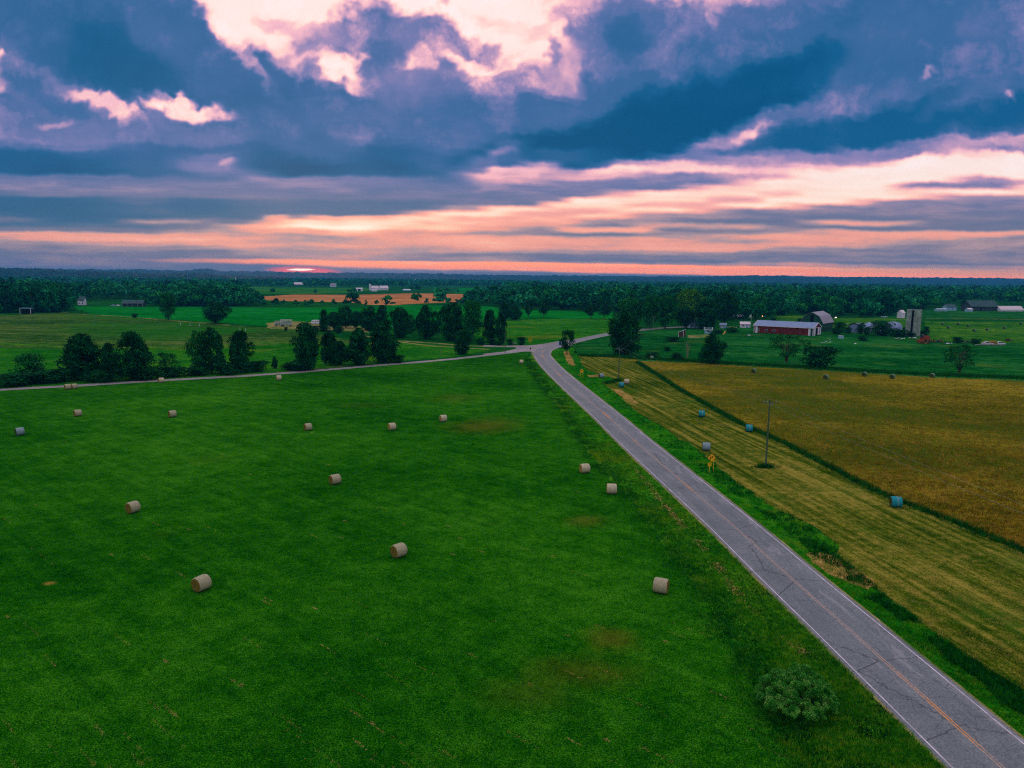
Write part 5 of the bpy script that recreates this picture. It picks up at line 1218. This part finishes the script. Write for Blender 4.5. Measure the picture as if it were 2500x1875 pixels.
# ------------------------------------------------------------------ road signs
def plate(poly, t, name, mat, e, loc, rot, parent=None):
    vs = [(x_, -t / 2, z_) for x_, z_ in poly] + [(x_, t / 2, z_) for x_, z_ in poly]; n = len(poly)
    o = mesh(name, vs, [tuple(range(n)), tuple(range(2*n-1, n-1, -1))] + [(i + n, (i + 1) % n + n, (i + 1) % n, i) for i in range(n)], mat, parent or e)
    o.location = loc; o.rotation_euler = (0, 0, rot); return o
ARROW_R = [(-.24,-.28),(-.14,-.28),(-.14,.06),(.08,.06),(.08,-.04),(.28,.11),(.08,.26),(.08,.16),(-.24,.16)]
def turn_sign(px, py, label, h=2.55, rz=0.0, s=.72, adv=False):
    x, y = P(px, py); e = empty('turn_sign', (x, y, 0), rz, label, 'road sign', 'yellow right-turn signs')
    z_ = h
    d_ = plate([(0, -s), (s, 0), (0, s), (-s, 0)], .03, 'sign_panel', M['signyellow'], e, (0, 0, z_), 0)
    rim = MB()
    k = s * .95; t = s * .02
    pts = [(0, -k), (k, 0), (0, k), (-k, 0)]
    for i in range(4):
        (x0, z0), (x1, z1) = pts[i], pts[(i + 1) % 4]; l_ = math.hypot(x1-x0, z1-z0); nx0, nz0 = (z1-z0)/l_*t, -(x1-x0)/l_*t
        rim.add([(x0,-.021,z0),(x1,-.021,z1),(x1-nx0,-.021,z1-nz0),(x0-nx0,-.021,z0-nz0),(x0,-.016,z0),(x1,-.016,z1),(x1-nx0,-.016,z1-nz0),(x0-nx0,-.016,z0-nz0)], [(0,1,2,3),(7,6,5,4),(0,4,5,1),(1,5,6,2),(2,6,7,3),(3,7,4,0)])
    r_ = rim.build('border', M['signblack'], d_)
    a_ = plate([(p[0] * s / .66 * 1.05, p[1] * s / .66 * 1.05) for p in ARROW_R], .008, 'arrow', M['signblack'], e, (0, -.022, 0), 0, d_)
    return e, z_, s
e, z_, s_ = turn_sign(1736, 1153, 'large yellow diamond right-turn sign with a small speed plate, nearest to the camera', 2.5, .10)
MB().box(.34, .41, .02, .1, 0, 2.3).build('post', M['signpost'], e)
MB().box(-.48, -.41, -.30, -.22, 0, 1.75).build('post', M['signpost'], e)
pl_ = MB().box(-.76, -.14, -.35, -.325, 1.15, 1.75).build('speed_plate', M['signyellow'], e)
def digit(mb, x0, z0, w_, h_, segs, y):
    t = .034
    S_ = {'a': (x0, x0+w_, z0+h_-t, z0+h_), 'd': (x0, x0+w_, z0, z0+t), 'g': (x0, x0+w_, z0+h_/2-t/2, z0+h_/2+t/2), 'f': (x0, x0+t, z0+h_/2, z0+h_), 'b': (x0+w_-t, x0+w_, z0+h_/2, z0+h_), 'e': (x0, x0+t, z0, z0+h_/2), 'c': (x0+w_-t, x0+w_, z0, z0+h_/2)}
    for c in segs: q = S_[c]; mb.box(q[0], q[1], y - .004, y, q[2], q[3])
mb = MB(); digit(mb, -.64, 1.36, .14, .28, 'abged', -.352); digit(mb, -.42, 1.36, .14, .28, 'afgcd', -.352); mb.build('lettering', M['signblack'], pl_)
e, z_, s_ = turn_sign(1419.7, 923, 'small yellow diamond right-turn sign on two posts, farther up the road near the junction', 2.35, -.02)
for xx in (-.42, .42): MB().box(xx - .04, xx + .04, .02, .1, 0, 2.35 - .32).build('post', M['signpost'], e)
x, y = P(1294, 838.5); e = empty('arrow_board', (x, y, 0), 0, 'yellow rectangular board with a two-way arrow on two posts across the junction', 'road sign')
b_ = MB().box(-.72, .72, -.02, .02, 1.45, 2.35).build('sign_panel', M['signyellow'], e)
plate([(-.58,0),(-.28,.26),(-.28,.09),(.28,.09),(.28,.26),(.58,0),(.28,-.26),(.28,-.09),(-.28,-.09),(-.28,-.26)], .01, 'arrow', M['signblack'], e, (0, -.03, 1.9), 0, b_)
for xx in (-.42, .42): MB().box(xx - .06, xx + .06, .025, .1, 0, 2.2).build('post', M['signpost'], e)
x, y = P(1296.5, 866); e = empty('stop_sign', (x, y, 0), math.radians(10), 'dark back of an octagonal sign on a leaning post at the corner of the junction', 'road sign')
MB().tube([(0, 0, 0), (-.25, 0, 2.3), (-.3, 0, 3.0)], [.045, .045, .04], 6).build('post', M['steel'], e)
oc = [(.38 * math.cos(math.pi / 8 + k * math.pi / 4), .38 * math.sin(math.pi / 8 + k * math.pi / 4)) for k in range(8)]
plate(oc, .02, 'sign_panel', M['signback'], e, (-.27, -.06, 2.65), 0)
x, y = P(1297, 865); e = empty('marker_post', (x + .3, y - .6, 0), 0, 'short white marker beside the octagonal sign', 'marker')
MB().box(-.12, .12, -.03, .03, 0, .9).build('post', M['white'], e); MB().box(-.2, .2, -.06, -.034, .45, .95).build('plate', M['white'], e)
x, y = P(1367, 849); e = empty('route_sign', (x, y, 0), math.radians(35), 'tall blue sign on two posts left of the small junction tree', 'road sign')
for xx in (-.55, .55): MB().box(xx - .06, xx + .06, .03, .12, 0, 3.0).build('post', M['steel'], e)
MB().box(-.62, .62, -.02, .02, 1.1, 2.9).build('sign_panel', M['signblue'], e)
MB().box(-.56, .56, -.03, -.021, 1.16, 1.22).build('border', M['white'], e)
MB().box(-.56, .56, -.03, -.021, 2.78, 2.84).build('border', M['white'], e)
x, y = P(1405.8, 842); e = empty('sign_post', (x, y, 0), math.radians(80), 'thin grey post with a pale plate behind the small junction tree', 'road sign')
MB().tube([(0, 0, 0), (0, 0, 3.1)], [.05, .05], 6).build('post', M['steel'], e); MB().box(-.35, .35, -.06, -.03, 2.0, 2.9).build('sign_panel', M['white'], e)
x, y = P(1249, 846); e = empty('mailbox', (x, y, 0), 0, 'small dark mailbox on a post beside the upper gravel road', 'mailbox')
MB().box(-.05, .05, -.05, .05, 0, 1.05).build('post', M['polewood'], e); MB().prism([(-.14, 1.05), (.14, 1.05), (.14, 1.25), (.07, 1.35), (-.07, 1.35), (-.14, 1.25)], -.3, .3).build('box', M['signback'], e)
x, y = P(1254, 841); e = empty('flower_bush', (x, y, 0), 0, 'small whitish flowering bush between the mailbox and the arrow board', 'bush'); e.scale = (1.8, 1.8, 1.4)
M['bloom'] = leaf_mat('white_bloom', (60,110,90), (120,150,140), (200,200,205), sc=3); cr_, _q = crown(77, 'bush', 14, 700, .08, (.14, .24), mat='bloom'); link(bpy.data.objects.new('crown', cr_), e)

# ------------------------------------------------------------------ vehicles, machines and farmyard clutter
def wheel(e, x, y, r=.36, w_=.22):
    t = MB().tube([(x, y - w_/2, r), (x, y + w_/2, r)], [r, r], 14).build('wheel', M['rubber'], e)
    MB().tube([(x, y - w_/2 - .012, r), (x, y - w_/2 - .002, r)], [r * .55, r * .55], 10).build('rim', M['steel'], t)
def pickup(px, py, rz, label, col_='white', van=False):
    x, y = P(px, py); e = empty('pickup_truck' if not van else 'camper', (x, y, 0), rz, label, 'truck' if not van else 'camper')
    if van:
        MB().prism([(-2.6,.5),(2.6,.5),(2.6,2.55),(2.2,2.8),(-1.6,2.8),(-2.6,2.2)], -1.1, 1.1).build('body', M[col_], e)
        for xx in (-1.3, .4, 1.7): MB().box(xx - .3, xx + .3, -1.13, -1.104, 1.5, 2.1).build('window', M['glass'], e)
        MB().tube([(-2.6, 0, .55), (-3.6, 0, .5)], [.05, .05], 5).build('drawbar', M['steel'], e)
        wheel(e, .1, -1.0); wheel(e, .1, 1.0)
    else:
        MB().prism([(-2.5,.45),(2.6,.45),(2.62,.95),(1.4,1.08),(.75,1.75),(-.55,1.78),(-.75,1.1),(-2.5,1.1)], -.92, .92).build('body', M[col_], e)
        MB().prism([(1.25,1.12),(.72,1.66),(.15,1.68),(.15,1.12)], -.945, .945).build('window', M['glass'], e)
        MB().prism([(.05,1.12),(.05,1.68),(-.48,1.69),(-.62,1.12)], -.945, .945).build('window', M['glass'], e)
        MB().box(-2.4, -.85, -.75, .75, 1.101, 1.115).build('cargo_bed', M['dark'], e)
        for xx in (-1.6, 1.7):
            for yy in (-.84, .84): wheel(e, xx, yy)
        for yy in (-.65, .65): MB().box(2.6, 2.64, yy - .16, yy + .16, .72, .9).build('headlight', M['glass'], e)
    return e
pickup(2439.5, 842, math.radians(-18), 'white pickup truck parked right of the bale heap on the farmyard edge')
pickup(2410, 842, math.radians(165), 'pale older truck parked left of the bale heap', 'paleroof')
x, y = P(2423, 842); e = empty('straw_heap', (x, y, 0), 0, 'tan heap of old hay between the two parked trucks', 'hay heap')
cr_, _q = crown(91, 'bush', 16, 900, .09, (.16, .26), mat='straw'); e.scale = (3.6, 3.0, 2.3); link(bpy.data.objects.new('hay', cr_), e)
x, y = P(2415, 844); e = empty('flatbed_trailer', (x, y, 0), 0, 'low flat trailer with a pale edge in front of the parked trucks', 'trailer')
MB().box(-7.2, 7.2, -.1, .1, .35, .5).build('deck', M['white'], e); MB().box(-7.0, 7.0, .1, 1.6, .3, .45).build('frame', M['dark'], e)
for xx in (-4.5, 4.5): wheel(e, xx, .3, .3)
pickup(770, 791.5, math.radians(8), 'white camper trailer parked beside the trees on the bright green field', 'white', True)
for (px, py, lb, fl) in [(682.5,796,'flat farm wagon with a pale top, left of the pair by the crop','a'),(699,797,'taller wagon with a white roof, right of the pair by the crop','b')]:
    x, y = P(px, py); e = empty('farm_wagon', (x, y, 0), math.radians(4), lb, 'wagon', 'two wagons beside the crop'); w2 = 2.9 if fl == 'a' else 3.4
    MB().box(-w2, w2, -1.1, 1.1, .8, 1.05).build('deck', M['barnboards'], e)
    zt = 2.9 if fl == 'a' else 3.9
    MB().box(-w2 - .15, w2 + .15, -1.2, 1.2, zt, zt + .28).build('roof', M['paleroof' if fl == 'b' else 'greyroof'], e)
    for xx in (-w2 + .1, -.2, w2 - .3):
        for yy in (-1.08, .98): MB().box(xx, xx + .14, yy, yy + .12, 1.05, zt).build('post', M['white'], e)
    MB().box(-w2 + .3, w2 - .5, -1.0, .9, 1.06, zt - .7).build('load', M['concrete'], e)
    for xx in (-w2 + .7, w2 - .7):
        for yy in (-.9, .9): wheel(e, xx, yy, .42)
for px, py, lb in [(846,790,'white vehicle glimpsed through the trees behind the roadside row, first from the left'),(866,789,'white vehicle glimpsed through the trees, second from the left'),(885,788.5,'white vehicle glimpsed through the trees, third from the left'),(968,797,'white vehicle behind the dark pointed tree, glimpsed through its leaves')]:
    pickup(px, py + 2, random.uniform(-.4, .4), lb)
# farmyard
x, y = P(2053, 827); e = empty('stock_tank', (x, y, 0), .2, 'pale blue box-shaped tank in front of the gambrel barn', 'tank')
MB().box(-1.2, 1.2, -.7, .7, .1, 1.5).build('body', M['bluewhite'], e); MB().box(-1.3, 1.3, -.8, .8, 1.5, 1.68).build('lid', M['white'], e)
x, y = P(2257, 836); e = empty('combine_harvester', (x, y, 0), math.radians(200), 'old rusty orange harvester left standing in front of the silo', 'farm machine')
MB().prism([(-2.0,1.2),(2.0,1.2),(2.2,2.8),(1.2,3.5),(-1.6,3.5),(-2.1,2.6)], -1.4, 1.4).build('body', M['orange'], e)
MB().box(1.2, 2.4, -.8, .8, 2.7, 4.1).build('cab', M['glass'], e)
MB().prism([(2.2,.2),(3.4,.2),(3.5,1.1),(2.2,1.6)], -2.1, 2.1).build('header', M['rust'], e)
for xx, r_ in ((1.3, .85), (-1.5, .5)):
    for yy in (-1.45, 1.45): wheel(e, xx, yy, r_, .4)
M['scrap'] = plain('rusty_scrap', (150,110,40), .9, .5, 2.5)
def pile(px0, px1, py, h, label, mats, n, cat='scrap', name='scrap_heap', group=None):
    x0, y0 = P(px0, py); x1, y1 = P(px1, py); e = empty(name, ((x0 + x1) / 2, (y0 + y1) / 2 + .6, 0), 0, label, cat, group); W_ = x1 - x0
    for mi, mt in enumerate(mats):
        mb = MB(); r = np.random.default_rng(int(px0 * 7 + mi) % 9999)
        for _ in range(n):
            cx_ = r.uniform(-W_ / 2, W_ / 2); cy_ = r.uniform(-.9, .9); cz = abs(r.normal()) * h * .33; l_ = r.uniform(.4, 1.6); a_ = r.uniform(0, 3.14); t_ = r.uniform(.05, .28)
            c_, s_ = math.cos(a_), math.sin(a_); tl = r.uniform(-.3, .3) * l_; w_ = r.uniform(.1, .45)
            mb.add([(cx_ + sx_ * l_ / 2 * c_ - sy_ * w_ * s_, cy_ + sx_ * l_ / 2 * s_ + sy_ * w_ * c_, max(0, cz + sx_ * tl + (t_ if sz else 0))) for sz in (0, 1) for sx_, sy_ in ((-1,-1),(1,-1),(1,1),(-1,1))],
                   [(0,3,2,1),(4,5,6,7),(0,1,5,4),(1,2,6,5),(2,3,7,6),(3,0,4,7)])
        mb.build('boards' if mt in ('white', 'barnboards', 'steel') else 'scrap_metal', M[mt], e)
    return e
pile(2180, 2214, 828, .7, 'scatter of pale boards left of the silo foot', ['white', 'steel'], 7)
pile(2219, 2236, 825.5, .8, 'white rubble lying at the foot of the silo', ['white', 'steel'], 6)
pile(2246, 2268, 839, 1.6, 'yellow-brown scrap heap under the old harvester', ['scrap', 'rust', 'barnboards'], 14)
pile(2270, 2306, 836, 2.0, 'dark heap of old machinery right of the harvester', ['dark', 'barnboards', 'scrap'], 16)
pile(2311, 2329, 839.5, .35, 'flat whitish sheets lying on the grass in the farmyard', ['white'], 7)
pile(2342, 2374, 836.5, 1.2, 'long dark heap of scrap left of the parked trucks', ['dark', 'steel'], 14)
pile(2449, 2474, 833, 1.6, 'rust-red scrap heap beyond the white pickup', ['rust', 'barnboards'], 14)
pile(2006, 2016, 838, .4, 'white stones on the pasture in front of the gambrel barn, left group', ['white'], 6, 'stones', 'stones')
pile(2018, 2026, 836, .35, 'white stones on the pasture in front of the gambrel barn, right group', ['white'], 3, 'stones', 'stones')
pile(2083, 2092, 840, 1.0, 'pale slanted plank lying in the pasture', ['white'], 2, 'plank', 'plank')
pile(1822, 1832, 819.5, .5, 'small white trough on the grass in front of the red barn', ['white'], 3, 'trough', 'trough')
pile(1776, 1800, 800, .9, 'row of pale odds and ends between the two small sheds', ['white', 'straw'], 6)
pile(2021, 2028, 829, .4, 'white slab on the grass right of the red barn', ['white'], 2, 'slab', 'slab')
pile(2152, 2165, 776, 2.6, 'white clutter at the foot of the wood left of the silo', ['white', 'bluewhite'], 9)
for i, (px, py) in enumerate([(441,794),(464,795.5),(487,797),(586,806),(600,808)]):
    x, y = P(px, py); tag(MB().tube([(x, y, 0), (x, y, 1.6)], [.12, .1], 6).build('fence_post', M['white']), ['white fence post in the meadow, leftmost and farthest from the wagons', 'second white fence post in the meadow, left of the third', 'third white fence post in the meadow, right one of three together', 'white fence post nearer the wagons, left of two', 'white fence post nearest the wagons, right of two'][i], 'fence post', 'white fence posts at the crop edge')

# ------------------------------------------------------------------ far buildings
gable('house', 'white farmhouse with a gabled wing among the trees on the left', (190,745), (206,745), 7, 5.2, 3.6, 'white', 'darkroof', 'house', .4, wins=[(1.4,1.1,.9,1.5),(4.4,1.1,.9,1.5),(4.4,3.6,.9,1.2)])
e, L_ = gable('barn', 'long open-fronted barn with white posts at the edge of the left wood', (299,749), (350,749), 9, 3.9, 2.6, 'barnboards', 'darkroof', 'barn', .5)
for k in range(5): MB().box(k * (L_ - .3) / 4, k * (L_ - .3) / 4 + .2, -1.6, -1.4, 0, 3.4).build('post', M['bluewhite'], e)
MB().box(-.3, L_ + .3, -1.7, -.02, 3.4, 3.58).build('porch_roof', M['greyroof'], e)
pickup(276, 748, .3, 'pale parked car left of the long open-fronted barn', 'bluewhite'); pickup(287, 748, -.2, 'white parked car right beside the long open-fronted barn', 'white')
x, y = P(62, 766.5); e = empty('shelter', (x, y, 0), 0, 'small open shelter with a white frame in front of the far left wood', 'shelter')
for xx in (-4.3, 4.1): MB().box(xx, xx + .25, 0, .25, 0, 4.4).build('post', M['white'], e)
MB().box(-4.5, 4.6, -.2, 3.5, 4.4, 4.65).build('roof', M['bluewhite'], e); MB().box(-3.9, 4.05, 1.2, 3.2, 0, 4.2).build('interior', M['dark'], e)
gable('shed', 'small pale-roofed shed in front of the wood, left of centre', (452,738), (464,738), 5, 2.2, 1.6, 'white', 'paleroof', 'shed', .3)
gable('house', 'small white building at the left edge under the ridge', (5,691), (23,691), 12, 5, 4, 'white', 'paleroof', 'house', .5)
gable('barn', 'far barn with a large pinkish roof on the horizon left of centre', (719,697), (739,697), 14, 4, 6.5, 'barnboards', 'paleroof', 'barn', .8)
gable('house', 'far white house right of the barn with the pinkish roof', (809,700.5), (821,700.5), 9, 6, 4.5, 'white', 'greyroof', 'house', .6, wins=[(3,2,1.4,1.8),(8,2,1.4,1.8)])
gable('shed', 'far white open shed left of the twin-roofed farm', (870,710.5), (886,710.5), 8, 5.2, 1.8, 'white', 'paleroof', 'shed', .5, doors=[(6.5,6,4.2,'dark')])
gable('shed', 'far low white shed right of the twin-roofed farm', (986,710.5), (1003,710.5), 9, 2.4, 1.6, 'bluewhite', 'white', 'shed', .5)
gable('barn', 'far white barn, left one of the twin pale roofs behind the tan field', (907,709), (925,709), 13, 5, 5.5, 'white', 'paleroof', 'barn', .8)
gable('barn', 'far white barn, right one of the twin pale roofs behind the tan field', (929,708.5), (948,708.5), 13, 5, 5.5, 'white', 'paleroof', 'barn', .8)
gable('shed', 'far low white shed in front of the twin-roofed farm', (908,711.5), (920,711.5), 6, 2.5, 1.2, 'white', 'white', 'shed', .4)
x, y = P(903.5, 709); e = empty('silo', (x, y, 0), 0, 'far small white silo left of the twin-roofed farm', 'silo')
MB().tube([(0,0,0),(0,0,13)], [2.3,2.3], 16).build('wall', M['white'], e); MB().tube([(0,0,13),(0,0,14),(0,0,14.8)], [2.3,1.7,.3], 16).build('roof', M['paleroof'], e)
x, y = P(575.5, 693); e = empty('church', (x, y, 0), 0, 'tiny white church steeple above the far trees', 'church')
MB().box(-2.6, 2.6, -2.6, 2.6, 0, 14).build('tower', M['white'], e); MB().tube([(0,0,14),(0,0,25)], [2.4,.15], 4).build('spire', M['white'], e); MB().prism([(2.7,0),(16,0),(16,5),(9.3,9),(2.7,5)], -4, 4).build('nave', M['white'], e)
gable('barn', 'far weathered dark barn with an old roof, right of the silo', (2370,759.5), (2436,759.5), 14, 5.6, 6.0, 'barnboards', 'darkroof', 'barn', .9, doors=[(2.5,3.0,4.0,'dark'),(13,2.5,4.0,'dark')], trim=None)
gable('shed', 'small pale lean-to at the left end of the far dark barn', (2364,761), (2375,761), 5, 2.6, 1.2, 'bluewhite', 'paleroof', 'shed', .3)
gable('shed', 'long low shed with a pale metal roof at the right edge', (2443,760), (2499,760), 9, 2.0, 3.6, 'white', 'paleroof', 'shed', .4)
gable('house', 'far blue house between the silo and the dark barn', (2313,758.5), (2335,758.5), 8, 4.2, 2.8, 'bluewhite', 'darkroof', 'house', .5, wins=[(6,1.2,1.2,1.5)])
e, _l = gable('trailer_home', 'long low white trailer left of the far blue house', (2288,760), (2312,760), 4, 2.3, .5, 'bluewhite', 'white', 'trailer', .2, wins=[(2.5,.9,1.2,.8),(7,.9,1.2,.8)])
gable('house', 'small white-gabled house in the trees just left of the silo', (2201,777), (2209,777), 6, 4.6, 2.4, 'white', 'paleroof', 'house', .3)
gable('house', 'white roof peeping from the wood above the silo', (2187,752), (2199,752), 7, 5, 3.4, 'bluewhite', 'paleroof', 'house', .4)
for px, py, h, cc, st, lb in [(2411,722,10,(225,235,240),3,'small white light in the wood near the right edge'),(2451,722,9.5,(255,235,170),4,'small yellowish light in the wood near the right edge'),(1014,690,14,(230,235,240),3,'tiny white light on the dark plain right of centre')]:
    x, y = P(px, py); e = empty('yard_lamp', (x, y, 0), 0, lb, 'lamp'); MB().tube([(0,0,0),(0,0,h)], [.12,.1], 6).build('pole', M['steel'], e)
    MB().box(-1.3, 1.3, -.4, .4, h, h + 1.3).build('lamp_head', emit('lamp_glow', cc, st), e)

# ------------------------------------------------------------------ haze
hb = MB().box(-GX - 60, GX + 60, GY0 - 60, GY1 + 60, -1.0, 165.0)
hm = bpy.data.materials.new('haze'); hm.use_nodes = True; hn = NT(hm.node_tree); hn.N.clear()
pv = hn.n('ShaderNodeVolumePrincipled'); pv.inputs['Color'].default_value = (.05, .38, .95, 1); pv.inputs['Density'].default_value = 9.0e-5; pv.inputs['Anisotropy'].default_value = 0.0
ho = hn.n('ShaderNodeOutputMaterial'); hn.L.new(pv.outputs[0], ho.inputs['Volume'])
tag(hb.build('haze', hm), 'thin blue evening haze over the plain', 'haze', kind='stuff')
S.cycles.volume_bounces = 0; S.cycles.max_bounces = 5; S.cycles.diffuse_bounces = 2; S.cycles.transparent_max_bounces = 4
